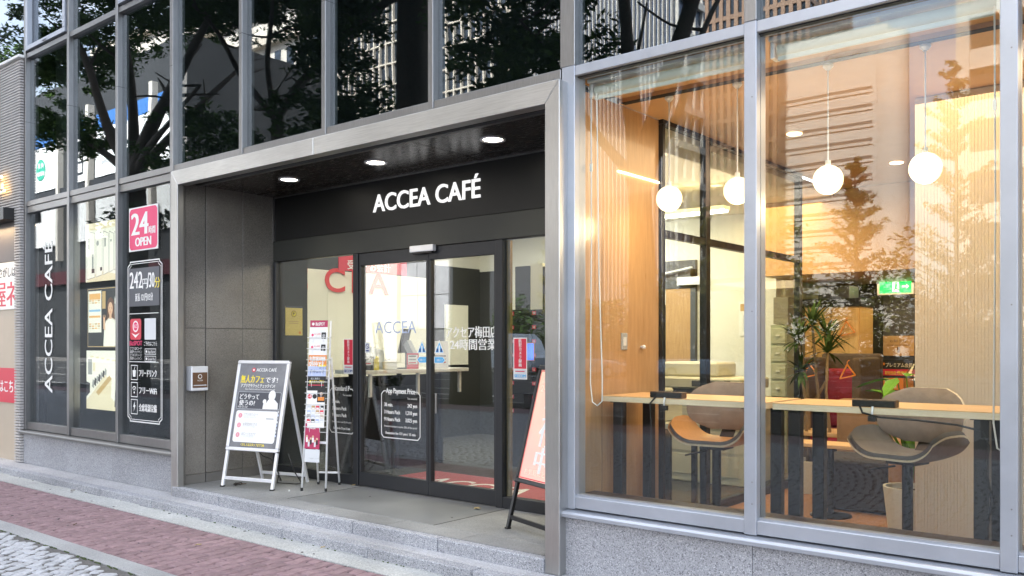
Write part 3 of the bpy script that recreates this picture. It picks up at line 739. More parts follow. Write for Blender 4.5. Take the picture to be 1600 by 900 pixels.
# buildings opposite; a facade looking towards +y, built of floors, fins and window panes
CONC = M('pale_concrete', (.55, .52, .47), .75, var=.1, vs=.4); HOTELW = M('hotel_cladding', (.62, .58, .52), .7, var=.05, vs=.3)
WING = M('tower_window_glass', (.03, .04, .055), .12, var=.5, vs=.35, spec=.8); GRIDW = M('tower_grid_stone', (.50, .45, .38), .7, var=.1, vs=.5); BRNG = M('tower_brown_grid', (.24, .15, .10), .6, var=.15, vs=.4)
FINW = M('tower_white_fin', (.45, .43, .40), .6, var=.06, vs=.5); BLUEG = M('tower_blue_glass', (.05, .07, .12), .15, var=.4, vs=.2, spec=.8)
def tower(name, label, x0, x1, y, d, h, body, fin, nx, fz, vw, hw, proud=.35, hproud=.3, sideb=True):
    t = root(name, label, 'building', ((x0+x1)/2, y, 0))
    bx('body', t, x0, x1, y-d, y, -.1, h, body)
    m = MB(fin)
    for i in range(nx+1): xx = x0+(x1-x0)*i/nx; m.box(xx-vw/2, xx+vw/2, y, y+proud, 0, h)
    m.build('fin', t, kind='stuff')
    if hw:
        m = MB(fin); z = fz
        while z < h: m.box(x0, x1, y+.002, y+hproud, z-hw/2, z+hw/2); z += fz
        if sideb:
            z = fz
            while z < h: m.box(x1, x1+.25, y-d, y, z-hw/2, z+hw/2); m.box(x0-.25, x0, y-d, y, z-hw/2, z+hw/2); z += fz
            for i in range(9): yy = y-d+d*i/8; m.box(x1+.002, x1+.3, yy-vw/2, yy+vw/2, 0, h); m.box(x0-.3, x0-.002, yy-vw/2, yy+vw/2, 0, h)
        m.build('floor_band', t, kind='stuff')
    global tower_last; tower_last = t
    bx('parapet', t, x0-.4, x1+.4, y-d, y+.5, h, h+1.5, fin)
    return t
tower('office_tower', 'tall dark tower with a pale stone grid of windows', -92, -62, -70, 24, 95, WING, GRIDW, 26, 2.6, .2, .18)
tower('office_tower', 'tall blue glass tower with thin white vertical fins', -60.5, -41.6, -70, 6, 100, BLUEG, FINW, 40, 3.6, .10, 0)
for i in range(26): bx('side_band', tower_last, -41.598, -41.2, -76, -70.4, 3.6*i+2.6, 3.6*i+3.3, FINW)
for i in range(4): bx('side_mullion', tower_last, -41.597, -41.3, -75.8+i*1.7, -75.6+i*1.7, 0, 100, FINW)
tower('office_tower', 'brown gridded office tower beside the white hotel', -90, -62.7, -160, 24, 150, WING, BRNG, 17, 5.2, .8, .9)
ht = root('hotel_tower', 'white hotel tower with thin horizontal window lines and rounded corner', 'building', (-40, -120, 0))
bx('body', ht, -52, -36.5, -125.5, -120, -.1, 45.5, HOTELW)
m = MB(HOTELW); m.lathe((-37.2, -122.6, 0), [(2.75, -.1), (2.75, 44.6), (.01, 44.6)], 28); m.build('rounded_corner', ht, smooth=False)
m = MB(M('hotel_window_band', (.16, .15, .14), .4))
for i in range(13): m.box(-51.5, -38.6, -119.99, -119.93, 8.02+i*2.4, 8.42+i*2.4)
m.build('window_band', ht)
for i in range(13):
    bx('ledge', ht, -51.6, -38.5, -119.99, -119.85, 7.55+i*2.4, 7.95+i*2.4, HOTELW)
m = MB(CONC); m.text('HILTON', (-39.2, -119.9, 42.2), (-1, 0, 0), Z, 1.5, wide=1.1, strike=.03, lift=.1); m.build('lettering', ht)
bx('aerial', ht, -38.2, -37.9, -121, -120.7, 45.5, 46.8, CONC)
ob = root('office_block', 'beige office block with deep square windows at the right', 'building', (-6, -50, 0))
bx('body', ob, -12.2, 8, -66, -50, -.1, 40, WING)
for i in range(10): bx('pier', ob, -12.2+i*2.2, -12.2+i*2.2+.7, -50, -49.6, 0, 40, CONC)
for i in range(14): bx('spandrel', ob, -12.2, 8, -49.998, -49.7, 2.5+i*2.9, 3.6+i*2.9, CONC)
# clinic with big sign panels
cb = root('clinic_building', 'clinic building with white sign panels and a blue band', 'building', (-110, -44, 0))
bx('body', cb, -150, -84, -64, -44.3, -.1, 34, M('clinic_dark_body', (.03, .032, .035), .6, var=.2, vs=.3))
BLUEB = M('clinic_blue_band', (.04, .16, .45), .5, var=.1, vs=1)
SIGNW = M('clinic_sign_panel', (.78, .80, .80), .5, var=.03, vs=1)
for x0, x1 in ((-139, -132), (-130, -123.5), (-121.5, -113.8), (-110.8, -105.6), (-103.6, -98.2), (-96.6, -91), (-89.5, -85)):
    bx('sign_panel', cb, x0, x1, -44.3, -43.9, 21.2, 26.8, SIGNW); bx('blue_band', cb, x0, x1, -44.3, -43.95, 26.9, 28.6, BLUEB); bx('sign_panel', cb, x0, x1, -44.3, -43.9, 14, 19.8, SIGNW)
    bx('pier', cb, x1+.3, x1+.9, -44.3, -43.6, 12, 30, CONC)
bx('floor_band', cb, -150, -84, -44.3, -43.8, 20, 21, BLK)
bx('fascia', cb, -150, -84, -44.3, -43.6, 9, 10.6, M('clinic_dark_red_fascia', (.06, .008, .012), .6))
pr = Print((-114, -43.85, 21.4), (-1, 0, 0), Z); pr.circ(4.5, 2.6, 1.4, GREENP, 20, 40); pr.text('内 科', 4.5, 2.85, .8, WHITE, 60, align='c', strike=.02); pr.text('泌尿器科', 4.5, 1.85, .62, WHITE, 60, align='c', strike=.02); pr.build('green_disc_sign', parent=cb)
pr = Print((-98.4, -43.85, 21.4), (-1, 0, 0), Z); pr.text('Umeda', 2.6, 2.6, 1.05, GREYP, 40, align='c'); pr.text('Clinic', 2.6, 1.2, 1.05, GREYP, 40, align='c'); pr.build('clinic_name', parent=cb)
pr = Print((-105.6, -43.85, 21.4), (-1, 0, 0), Z); pr.line([(1.2, .8), (3.3, .8), (3.3, 3.6), (1.2, 3.6)], .25, BLK, 40); pr.rect(1.2, 2.1, 2.1, .2, BLK, 40); pr.build('sign_character', parent=cb)
st = root('stone_building', 'cream stone building with a heavy cornice above the clinic', 'building', (-125, -75, 0))
bx('body', st, -170, -100, -95, -75, -.1, 58, CONC)
for z_ in (40, 47, 52, 57): bx('cornice', st, -170, -99.4, -75, -73.9, z_, z_+1.2, GRIDW)
for i in range(22): bx('window', st, -168+i*3.1, -166.4+i*3.1, -75, -74.96, 42.5, 46, WING)
lb = root('low_building', 'low grey panelled building with a pale end wall', 'building', (-75, -48, 0))
bx('body', lb, -83, -52, -62, -48, -.1, 15, M('low_building_panel', (.20, .20, .21), .6, var=.1, vs=.4))
LBP = M('low_wall_panel', (.46, .46, .49), .55, var=.12, vs=.4, dirt=.2)
for i in range(8):
    for j in range(4): bx('panel', lb, -82.8+i*3.85, -82.8+i*3.85+3.78, -48, -47.9, 3+j*2.95, 3+j*2.95+2.88, LBP)
bx('end_wall', lb, -66, -58, -47.85, -47.4, 0, 12, CONC)
# vehicles on the road
TYRE = M('tyre_rubber', (.012, .012, .012), .8); CGL = M('car_glass_dark', (.012, .015, .02), .06, spec=.8); HUB = M('wheel_hub_alloy', (.5, .5, .5), .3, .9); LAMPW = M('headlight_glass', (.7, .72, .75), .15); LAMPR = M('tail_light_red', (.4, .01, .01), .2)
def vehicle(name, label, x, y, rz, prof, roof, wdt, wheelx, wr, paint, glass):
    t = root(name, label, name.split('_')[-1], (x, y, -.12), rz, 'vehicles on the road'); hw = wdt/2
    m = MB(paint); n = len(prof); rings = []
    for s_, ins in ((-hw, .05), (-hw+.05, 0), (hw-.05, 0), (hw, .05)):
        rings.append([(px*(1-ins*.4), s_, pz-(ins if pz > .5 else 0)) for px, pz in prof])
    vs = [p for r_ in rings for p in r_]; fs = [(q*n+i, (q+1)*n+i, (q+1)*n+(i+1) % n, q*n+(i+1) % n) for q in range(3) for i in range(n)]+[tuple(range(n)), tuple(range(4*n-1, 3*n-1, -1))]
    m.add(vs, fs); m.build('body', t, local=True, auto=True)
    m = MB(glass); m.add([(px, s_*(hw-.13 if pz > prof[0][1] and k else hw-.02), pz) for s_ in (-1, 1) for k, (px, pz) in enumerate(roof)], [tuple(range(len(roof))), tuple(range(2*len(roof)-1, len(roof)-1, -1))]+[(i, i+len(roof), (i+1) % len(roof)+len(roof), (i+1) % len(roof)) for i in range(len(roof))]); m.build('glasshouse', t, local=True)
    for wx in wheelx:
        for s_ in (-1, 1):
            c = Vector((wx, s_*(hw-.1), wr)); o = MB(TYRE).cyl(c-Y*.11, c+Y*.11, wr, 20).build('wheel', t, local=True); MB(HUB).cyl(c+Y*s_*.09, c+Y*s_*.125, wr*.62, 14).build('hub', o, local=True)
    xm = max(p[0] for p in prof); xn = min(p[0] for p in prof)
    for s_ in (-1, 1):
        MB(LAMPW).box(xm-.12, xm+.012, s_*(hw-.32)-.14, s_*(hw-.32)+.14, .62, .76).build('headlight', t, local=True); MB(LAMPR).box(xn-.012, xn+.1, s_*(hw-.28)-.12, s_*(hw-.28)+.12, .68, .84).build('tail_light', t, local=True)
CARP = [(-2.2, .32), (-2.25, .7), (-2.1, .95), (-1.7, 1.0), (1.0, .96), (1.9, .82), (2.2, .62), (2.2, .32)]
CARG = [(-1.75, .98), (-1.1, 1.38), (-.2, 1.45), (.45, 1.38), (1.2, .95)]
vehicle('parked_car', 'light blue hatchback on the road before the ginkgos', -19.2, -33, 0, CARP, CARG, 1.75, (-1.35, 1.35), .31, M('car_paint_light_blue', (.42, .55, .72), .2, coat=.8, var=.03, vs=1), CGL)
vehicle('parked_car', 'silver hatchback on the road left of the blue car', -25.5, -33.1, 0, CARP, CARG, 1.75, (-1.35, 1.35), .31, M('car_paint_silver', (.45, .47, .5), .25, .4, coat=.8, var=.03, vs=1), CGL)
VANP = [(-2.4, .35), (-2.4, 2.3), (1.2, 2.3), (1.7, 1.9), (2.1, 1.1), (2.4, .9), (2.4, .35)]
vehicle('delivery_van', 'pale grey delivery van on the far lane of the road', -33, -33, 0, VANP, [(.9, 1.25), (.9, 2.1), (1.3, 2.1), (1.62, 1.85), (1.95, 1.25)], 1.95, (-1.5, 1.6), .34, M('van_paint_pale_grey', (.42, .48, .55), .3, coat=.5, var=.03, vs=1), CGL)
# ================================================================ LAMPS THE PLACE HAS
GLOBE = lamp('globe_glow', (1, .80, .48), .29); DLW = lamp('downlight_glow', (1, .93, .78), 4); DLC = lamp('cafe_spot_and_reflection_glow', (1, .78, .48), 1.5); TUBE = lamp('fluorescent_glow', (1, .96, .84), 2)
def area(name, loc, sx, sy, e, c, rot=(0, 0, 0)):
    l = bpy.data.lights.new(name, 'AREA'); l.shape = 'RECTANGLE'; l.size = sx; l.size_y = sy; l.energy = e; l.color = c
    o = bpy.data.objects.new(name, l); col.objects.link(o); o.location = loc; o.rotation_euler = rot; return o
for i, x in enumerate((-6.98, -5.75, -4.41)):
    d = root('downlight', ['left', 'middle', 'right'][i]+'most round downlight in the dark entrance soffit', 'downlight', (x, .53, 3.118), 0, 'entrance soffit downlights')
    MB(ALUW).lathe((x, .53, 3.118), [(.075, .0), (.078, -.006), (.098, -.010), (.102, .0)], 28).build('trim_ring', d, smooth=True); MB(DLW).lathe((x, .53, 3.1165), [(.076, 0), (.0005, .0)], 28).build('lens', d)
    l = bpy.data.lights.new('downlight_lamp', 'SPOT'); l.energy = 2.8; l.spot_size = R(110); l.spot_blend = .6; l.color = (1, .9, .72); l.shadow_soft_size = .06
    o = bpy.data.objects.new('downlight_lamp', l); col.objects.link(o); o.location = (x, .53, 3.10)
for i, (x, y, z) in enumerate(((-2.973, .7, 2.53), (-2.476, .7, 2.53), (-1.892, .7, 2.53), (-1.345, .7, 2.53))):
    d = root('pendant_lamp', ['globe pendant lamp nearest the veneer wall', 'globe pendant lamp partly behind the window mullion', 'globe pendant lamp above the left end of the right hand counter', 'globe pendant lamp in front of the pale slatted screen'][i], 'pendant lamp', (x, y, z), 0, 'glowing globe pendants over the window counter')
    MB(GLOBE).ball((x, y, z), .088, 28).build('globe', d, smooth=True)
    MB(WHITE).cyl((x, y, z+.085), (x, y, z+.115), .016, 12).build('cap', d); MB(WHITE).cyl((x, y, z+.115), (x, y, 3.2), .0045, 8).build('cord', d)
    MB(WHITE).lathe((x, y, 3.19), [(.012, 0), (.03, .02), (.03, .034)], 16).build('ceiling_rose', d)
    l = bpy.data.lights.new('pendant_bulb', 'POINT'); l.energy = 1.5; l.color = (1, .75, .45); l.shadow_soft_size = .1
    o = bpy.data.objects.new('pendant_bulb', l); col.objects.link(o); o.location = (x, y, z-.14)
for i, (x, y) in enumerate(((-2.72, 2.26), (-2.42, 3.95), (-1.62, 4.6), (-1.0, 3.1), (-.3, 1.2))):
    d = MB(DLC).lathe((x, y, 3.2215), [(.06, 0), (.055, -.004), (.0005, -.004)], 20).build('ceiling_spot', loc=(x, y, 3.22)); tag(d, ('recessed spot in the cafe ceiling nearest the first globe lamps', 'recessed spot in the cafe ceiling above the dracaena', 'deepest recessed spot in the cafe ceiling by the soffit', 'recessed spot in the cafe ceiling above the slatted screen', 'recessed spot in the cafe ceiling right of the slatted screen front')[i], 'ceiling light', 'cafe ceiling spots')
area('cafe_ceiling_light', (-1.6, 2.3, 3.18), 2.6, 2.6, 17.0, (1, .72, .43))
area('cafe_rear_light', (-2.6, 6.2, 2.30), 2.0, 1.4, 4.8, (1, .70, .40))
area('copy_room_light', (-4.1, 3.6, 3.10), 1.2, 3.2, 13.5, (1, .71, .31))
area('hall_light', (-6.8, 3.0, 3.12), 3.6, 2.8, 8.5, (1, .95, .82))
area('hall_tube_light', (-6.0, 4.3, 3.04), 1.8, .1, 9, (1, .96, .86), (R(18), 0, 0))
area('hall_left_light', (-8.3, 3.2, 3.12), 1.0, 2.4, 13.6, (1, .95, .82))

# ================================================================ SIGNS AND PRINTS ON THE FACADE
def capstroke(mb, x, y, z, ch, h, mat, r=X, u=Z, lift=0):
    pass
sg = root('shop_sign', 'white raised letters reading ACCEA CAFÉ on the black entrance band', 'sign', (-5.68, 1.03, 2.80))
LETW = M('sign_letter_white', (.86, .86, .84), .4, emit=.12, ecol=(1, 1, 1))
def letters(word, parent, o, r, u, width, mat, th=.006, name='letter', bold=.009, space=1, high=None):
    """each glyph of the word as a mesh of its own, a little proud of the surface"""
    o = Vector(o); r = Vector(r); u = Vector(u); n_ = r.cross(u)
    cu = bpy.data.curves.new('t', 'FONT'); cu.body = word; cu.size = 1; cu.extrude = th; cu.offset = bold; cu.space_character = space; cu.resolution_u = 5
    ob = bpy.data.objects.new('t', cu); me = ob.to_mesh()
    co = [v.co.copy() for v in me.vertices]; fs = [tuple(p.vertices) for p in me.polygons]
    ob.to_mesh_clear(); bpy.data.objects.remove(ob); bpy.data.curves.remove(cu)
    par = list(range(len(co)))
    def fd(i):
        while par[i] != i: par[i] = par[par[i]]; i = par[i]
        return i
    for f in fs:
        for k in f[1:]: par[fd(k)] = fd(f[0])
    isl = {}
    for f in fs: isl.setdefault(fd(f[0]), []).append(f)
    gr = sorted([[min(co[i].x for f in F for i in f), max(co[i].x for f in F for i in f), F] for F in isl.values()], key=lambda q: q[0])
    out = []
    for g in gr:
        if out and (min(g[1], out[-1][1])-max(g[0], out[-1][0])) > .45*min(g[1]-g[0], out[-1][1]-out[-1][0]): out[-1][2] += g[2]; out[-1][1] = max(out[-1][1], g[1])
        else: out.append(g)
    x0 = gr[0][0]; k = width/(max(g[1] for g in out)-x0)
    kz = high/.70 if high else k
    for g in out:
        ids = sorted({i for f in g[2] for i in f}); mp = {q: j for j, q in enumerate(ids)}
        m = MB(mat); m.add([o+r*((co[i].x-x0)*k)+u*(co[i].y*kz)+n_*(co[i].z+th) for i in ids], [tuple(mp[i] for i in f) for f in g[2]]); m.build(name, parent)
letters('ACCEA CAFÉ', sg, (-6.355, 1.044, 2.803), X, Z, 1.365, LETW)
# vertical white lettering in the first left window (reads bottom to top)
pr = Print((-10.93, .018, .96), (0, 0, 1), (-1, 0, 0))
pr.text('ACCEA CAFÉ', 0, .0, .30, WHITE, 1, fit=1.82, strike=.004); o = pr.build('window_lettering', 'tall white lettering ACCEA CAFÉ running up the leftmost window', 'lettering')
# three backlit pictures in the middle left window
def lit(n, c, e=.18): return M('lit_'+n, c, .4, emit=e, var=.0)
LW = lit('white', (.80, .76, .62)); LC = lit('cream', (.72, .62, .40)); LB = lit('black', (.02, .02, .02), .3); LG = lit('grey', (.30, .30, .27)); LT = lit('tan', (.50, .34, .14)); LR = lit('red', (.6, .08, .05)); LS = lit('skin', (.68, .42, .25)); LBL = lit('blue', (.25, .45, .6)); LH = lit('hair', (.12, .055, .03)); LO = lit('orange', (.75, .40, .12))
p = Print((-10.44, .19, 2.27), X, Z).sheet(.86, .68, LW)
p.poly([(0, 0), (.34, .12), (.86, .05), (.86, 0)], LC); p.rect(0, .60, .86, .08, LC, 1)
for i, (x, w_) in enumerate(((.03, .20), (.26, .15), (.44, .12), (.58, .10), (.70, .07))):
    p.poly([(x, .03+.02*i), (x+w_, .05+.022*i), (x+w_, .56-.012*i), (x, .60-.014*i)], LW, 2); p.line([(x, .03+.02*i), (x+w_, .05+.022*i), (x+w_, .56-.012*i), (x, .60-.014*i)], .008, LG, 3)
p.rect(.045, .38, .05, .13, LG, 3); p.text('TEL', .05, .44, .03, LW, 4); p.circ(.30, .44, .03, LG, 3); p.rect(.46, .39, .04, .10, LG, 3); p.circ(.62, .45, .018, LG, 3)
p.rect(.15, .10, .07, .05, LB, 3); p.rect(.16, .15, .04, .17, LG, 3); p.rect(.36, .12, .05, .04, LB, 3)
p.build('lit_picture', 'top backlit picture in the left windows, row of white booths', 'picture', group='backlit window pictures')
p = Print((-10.40, .19, 1.50), X, Z).sheet(.82, .70, LB); p.rect(.012, .012, .796, .676, LT, 1); p.rect(.02, .02, .78, .66, LB, 2)
p.rect(.03, .18, .32, .48, LW, 3); p.rect(.05, .56, .28, .07, LO, 4); p.rect(.05, .42, .28, .025, LBL, 4); p.rect(.05, .35, .28, .025, LO, 4)
for i in range(4):
    for j in range(5): p.rect(.05+.07*i, .22+.025*j+(.22 if j > 2 else 0), .055, .016, (LC, LT, LO)[(i+j) % 3], 4)
p.rect(.37, .45, .08, .20, LT, 3); p.rect(.66, .30, .13, .28, LG, 3); p.rect(.67, .50, .11, .06, LW, 4); p.rect(.72, .02, .08, .06, LR, 3)
p.poly([(.40, .02), (.74, .02), (.73, .24), (.68, .32), (.60, .345), (.53, .345), (.46, .31), (.42, .22)], LW, 4); p.rect(.545, .33, .05, .05, LS, 5)
p.circ(.57, .47, .085, LH, 4, 20, .105); p.poly([(.49, .47), (.65, .47), (.675, .30), (.62, .33), (.52, .33), (.475, .30)], LH, 4); p.circ(.57, .445, .055, LS, 6, 20, .075)
for ex in (.548, .592): p.circ(ex, .455, .007, LH, 7, 8)
p.rect(.553, .405, .034, .007, LR, 7); p.rect(.566, .42, .008, .018, LT, 7); p.circ(.42, .36, .028, LS, 5); p.rect(.405, .35, .03, .08, LB, 6); p.poly([(.40, .22), (.45, .20), (.44, .35), (.40, .34)], LS, 5)
p.build('lit_picture', 'middle backlit picture in the left windows, woman in white beside a machine', 'picture', group='backlit window pictures')
p = Print((-10.42, .19, .79), X, Z).sheet(.84, .68, LW); p.poly([(.0, 0), (.86*.97, 0), (.60, .36), (.44, .40), (.2, .22), (0, .10)], LC, 1); p.poly([(.60, .15), (.84, .02), (.84, .44), (.62, .46)], LW, 2); p.poly([(.68, .05), (.84, 0), (.84, .26), (.70, .24)], LB, 3); p.poly([(.69, .12), (.83, .09), (.83, .22), (.71, .21)], LG, 4)
p.poly([(.24, .20), (.30, .16), (.62, .36), (.56, .40)], LT, 3)
for i in range(7): p.poly([(.14+.05*i, .26+.025*i), (.19+.05*i, .24+.025*i), (.20+.05*i, .33+.022*i), (.16+.05*i, .35+.022*i)], LB if i % 2 else LG, 4)
p.poly([(0, .14), (.09, .19), (.09, .30), (0, .32)], LB, 3); p.rect(.04, .40, .10, .18, LG, 2); p.rect(.16, .44, .06, .10, LC, 2)
for i in range(5): p.rect(.1+.13*i, .60-.01*i, .08, .02, LC, 2)
p.build('lit_picture', 'bottom backlit picture in the left windows, bright room with desks', 'picture', group='backlit window pictures')
# 24h sign and info panel in the third left window
p = Print((-9.065, .015, 2.52), X, Z).sheet(.60, .46, WHITE); p.rr(.014, .014, .572, .432, .05, PINK, 2)
p.text('24', .06, .17, .33, WHITE, 4, fit=.34, strike=.012); p.text('時間', .415, .17, .085, WHITE, 4, fit=.13, strike=.003); p.text('OPEN', .14, .05, .13, WHITE, 4, fit=.32, strike=.007)
p.build('hours_sign', 'magenta window sign reading 24 OPEN with a white edge', 'sign')
p = Print((-9.09, .016, .73), X, Z); W6, H6 = .70, 1.68
def notch(a): return [(a+.05, a), (W6-a-.05, a), (W6-a-.05, a+.02), (W6-a, a+.05), (W6-a, H6-a-.05), (W6-a-.05, H6-a-.02), (W6-a-.05, H6-a), (a+.05, H6-a), (a+.05, H6-a-.02), (a, H6-a-.05), (a, a+.05), (a+.05, a+.02)]
p.line(notch(.0), .012, WHITE); p.line(notch(.022), .006, WHITE)
p.rect(.03, 1.21, .62, .40, DGREY, 1); p.text('242', .045, 1.40, .25, WHITE, 3, fit=.26, strike=.005); p.text('円', .31, 1.40, .12, WHITE, 3, strike=.002); p.text('/30', .41, 1.40, .22, WHITE, 3, fit=.14, strike=.004); p.text('分', .555, 1.40, .12, YEL, 3, strike=.002)
p.text('延長 121円/15分', .16, 1.27, .09, WHITE, 3, fit=.36, strike=.002); p.rect(.03, 1.13, .60, .007, WHITE); p.rect(.03, .625, .60, .007, WHITE)
p.rr(.05, .86, .23, .22, .03, RED, 1); p.circ(.165, 1.0, .06, WHITE, 3); p.circ(.165, 1.0, .045, PINK, 4); p.text('BiZ', .13, .985, .05, WHITE, 6); p.poly([(.08, .93), (.165, .88), (.25, .93), (.165, .91)], WHITE, 4); p.text('BizSPOT', .04, .80, .07, PINK, 2, fit=.26, strike=.002)
p.rr(.35, .86, .23, .22, .01, LGREY, 1); p.text('ご予約はこちら', .34, .80, .05, WHITE, 2, fit=.26)
for i, t in enumerate(('アプリQRコード', '画面チェックイン', 'ビジネスチャージ', '簡単チェックイン')): p.text(t, .05, .755-.035*i, .035, WHITE, 2, fit=.24)
for i, t in enumerate(('App Store', 'Google Play')): p.rr(.36, .71-.075*i, .22, .055, .008, BLK, 2); p.line([(.36, .71-.075*i), (.58, .71-.075*i), (.58, .765-.075*i), (.36, .765-.075*i)], .005, WHITE, 3); p.circ(.39, .737-.075*i, .014, WHITE, 3, 10); p.text(t, .415, .722-.075*i, .04, WHITE, 3, fit=.15)
for i, t in enumerate(('フリードリンク', 'フリーWiFi', '全席電源完備')):
    y = .44-.18*i; p.line([(.07, y), (.20, y), (.20, y+.15), (.07, y+.15)], .008, WHITE, 1); p.text(t, .235, y+.04, .085, WHITE, 2, fit=.36, strike=.003)
    if i == 0: p.poly([(.11, y+.03), (.16, y+.03), (.17, y+.10), (.10, y+.10)], WHITE, 2); p.line([(.135, y+.10), (.15, y+.135)], .008, WHITE, 2, False)
    if i == 1:
        for q in (.025, .045): p.line([(.135+q*math.cos(R(a)), y+.05+q*1.3*math.sin(R(a))) for a in (40, 65, 90, 115, 140)], .01, WHITE, 2, False)
        p.circ(.135, y+.045, .012, WHITE, 2, 10)
    if i == 2: p.poly([(.12, y+.02), (.135, y+.07), (.11, y+.07), (.15, y+.135), (.145, y+.09), (.165, y+.09)], WHITE, 2)
p.build('info_panel', 'white outlined window print with prices, app and free drink icons', 'lettering')
# intercom on the recess wall
ic = root('intercom', 'small silver intercom box with a dark plate on the recess wall', 'intercom', (-7.94, .115, 1.20))
bx('housing', ic, -7.952, -7.85, .025, .205, 1.085, 1.325, ALUW, .006)
p = Print((-7.8495, .035, 1.115), Y, Z); p.rect(0, 0, .16, .15, BROWNP, 1); p.circ(.08, .11, .022, WHITE, 2, 16); p.circ(.08, .11, .016, BROWNP, 3, 14); p.text('ACCEA', .05, .065, .02, WHITE, 2, fit=.06); p.rect(.01, .02, .14, .008, LGREY, 2); p.build('plate', parent=ic)
# door sensor
ds = root('door_sensor', 'white automatic door sensor bar above the sliding doors', 'sensor', (-5.66, 1.01, 2.40))
bx('housing', ds, -5.81, -5.51, .985, 1.034, 2.375, 2.435, ALUW, .008, seg=2); bx('lens_bar', ds, -5.79, -5.53, .992, 1.03, 2.362, 2.374, BLACK)
# vinyl on the doors
gy = 1.0665
def vin(x, z): return Print((x, gy, z), X, Z)
p = vin(-6.36, 1.645); p.text('ACCEA', 0, 0, .165, PALE, 1, fit=.56); p.build('door_lettering', 'pale blue lettering ACCEA on the left sliding door', 'lettering')
p = vin(-5.42, 1.605); p.text('アクセア梅田店', 0, 0, .11, WHITE, 1, fit=.60, strike=.003); p.text('24時間営業', .05, -.105, .105, WHITE, 1, fit=.54, strike=.003); p.build('door_lettering', 'white Japanese lettering with 24 hours on the right sliding door', 'lettering')
for x, dr, lb_ in ((-5.79, -1, 'left'), (-5.57, 1, 'right')):
    p = vin(x, 1.36); p.poly([(.0, .10), (.13, .10), (.065, .22)], WHITE, 1); p.poly([(.016, .108), (.114, .108), (.065, .20)], BLUE, 2); p.rect(.058, .11, .014, .06, WHITE, 3); p.rect(.03, .112, .02, .03, NAVY, 3); p.rect(.08, .112, .02, .03, NAVY, 3)
    a = [(0, .01), (.11, .01), (.14, .04), (.11, .07), (0, .07)]; a = a if dr > 0 else [(.14-q, z_) for q, z_ in a]
    p.poly(a, WHITE, 1); p.poly([(q*.9+.007, z_*.84+.0065) for q, z_ in a], BLUE, 2); p.text('自動ドア', .035, .03, .022, WHITE, 4, fit=.075)
    p.build('door_sticker', 'blue triangle and arrow sticker on the '+lb_+' sliding door', 'sticker', group='door stickers')
p = vin(-6.505, 1.46); p.rect(0, 0, .065, .10, LGREY, 1); p.circ(.032, .062, .026, NAVY, 2, 16); p.circ(.032, .062, .019, LGREY, 3, 16); p.line([(.018, .076), (.046, .048)], .006, NAVY, 4, False); p.rect(.01, .012, .045, .014, NAVY, 2); p.build('no_smoking_sticker', 'small grey no smoking sticker on the left sliding door', 'sticker')
for x, lb_ in ((-6.825, 'left'), (-4.645, 'right')):
    p = vin(x, 1.25); p.rect(0, 0, .145, .345, WHITE, 1); p.rect(.008, .088, .129, .249, RED, 2)
    for i, ch in enumerate('防犯カメラ録画'): p.text(ch, .073, .305-.033*i, .034, WHITE, 4, align='c', strike=.001)
    p.rect(.008, .006, .129, .076, LGREY, 2); p.rect(.02, .062, .1, .008, RED, 3); p.text('SECOM', .072, .016, .036, NAVY if lb_ == 'left' else BLUE, 4, align='c', fit=.12, strike=.002)
    p.build('security_sticker', 'tall red and white security camera sticker on the '+lb_+' side light', 'sticker', group='security stickers')
def price(x, w_, title, rows, lab):
    p = vin(x, .66); h = .44
    pts = [(.04, 0), (w_-.04, 0), (w_-.04, .012), (w_, .05), (w_, h-.05), (w_-.04, h-.012), (w_-.04, h), ]
    p.line([(.03, 0), (w_-.03, 0), (w_, .03), (w_, h-.03), (w_-.03, h), (w_-.06, h)], .008, WHITE, 1, False); p.line([(.03, 0), (0, .03), (0, h-.03), (.03, h), (.06, h)], .008, WHITE, 1, False)
    p.text(title, w_/2, h-.02, .072, WHITE, 2, align='c', fit=w_-.13, strike=.002); p.text('Tax included', w_-.04, h-.07, .025, WHITE, 2, align='r')
    for i, (a, b) in enumerate(rows): p.text(a, .04, h-.145-.068*i, .05, WHITE, 2, wide=.8, strike=.0015); p.text(b, w_-.04, h-.145-.068*i, .05, WHITE, 2, wide=.8, align='r', strike=.0015)
    p.text('Premium members receive 20% off this price!', w_/2, .10, .026, WHITE, 2, align='c', fit=w_-.08); p.text('Extension fee 121 yen / 15 min', w_/2, .035, .034, WHITE, 2, align='c', fit=w_-.12, strike=.001)
    p.build('price_lettering', lab, 'lettering', group='price lists on the glass')
price(-6.27, .52, 'App Payment Price', (('30 min.', '242 yen'), ('3 Hours Pack', '1,210 yen'), ('9 Hours Pack', '3,025 yen')), 'white outlined App Payment Price list on the left sliding door')
price(-7.04, .37, 'Standard P', (('30 min.', ''), ('3 Hours Pack', ''), ('9 Hours Pack', '')), 'white Standard Price list on the left side light behind the brochure rack')

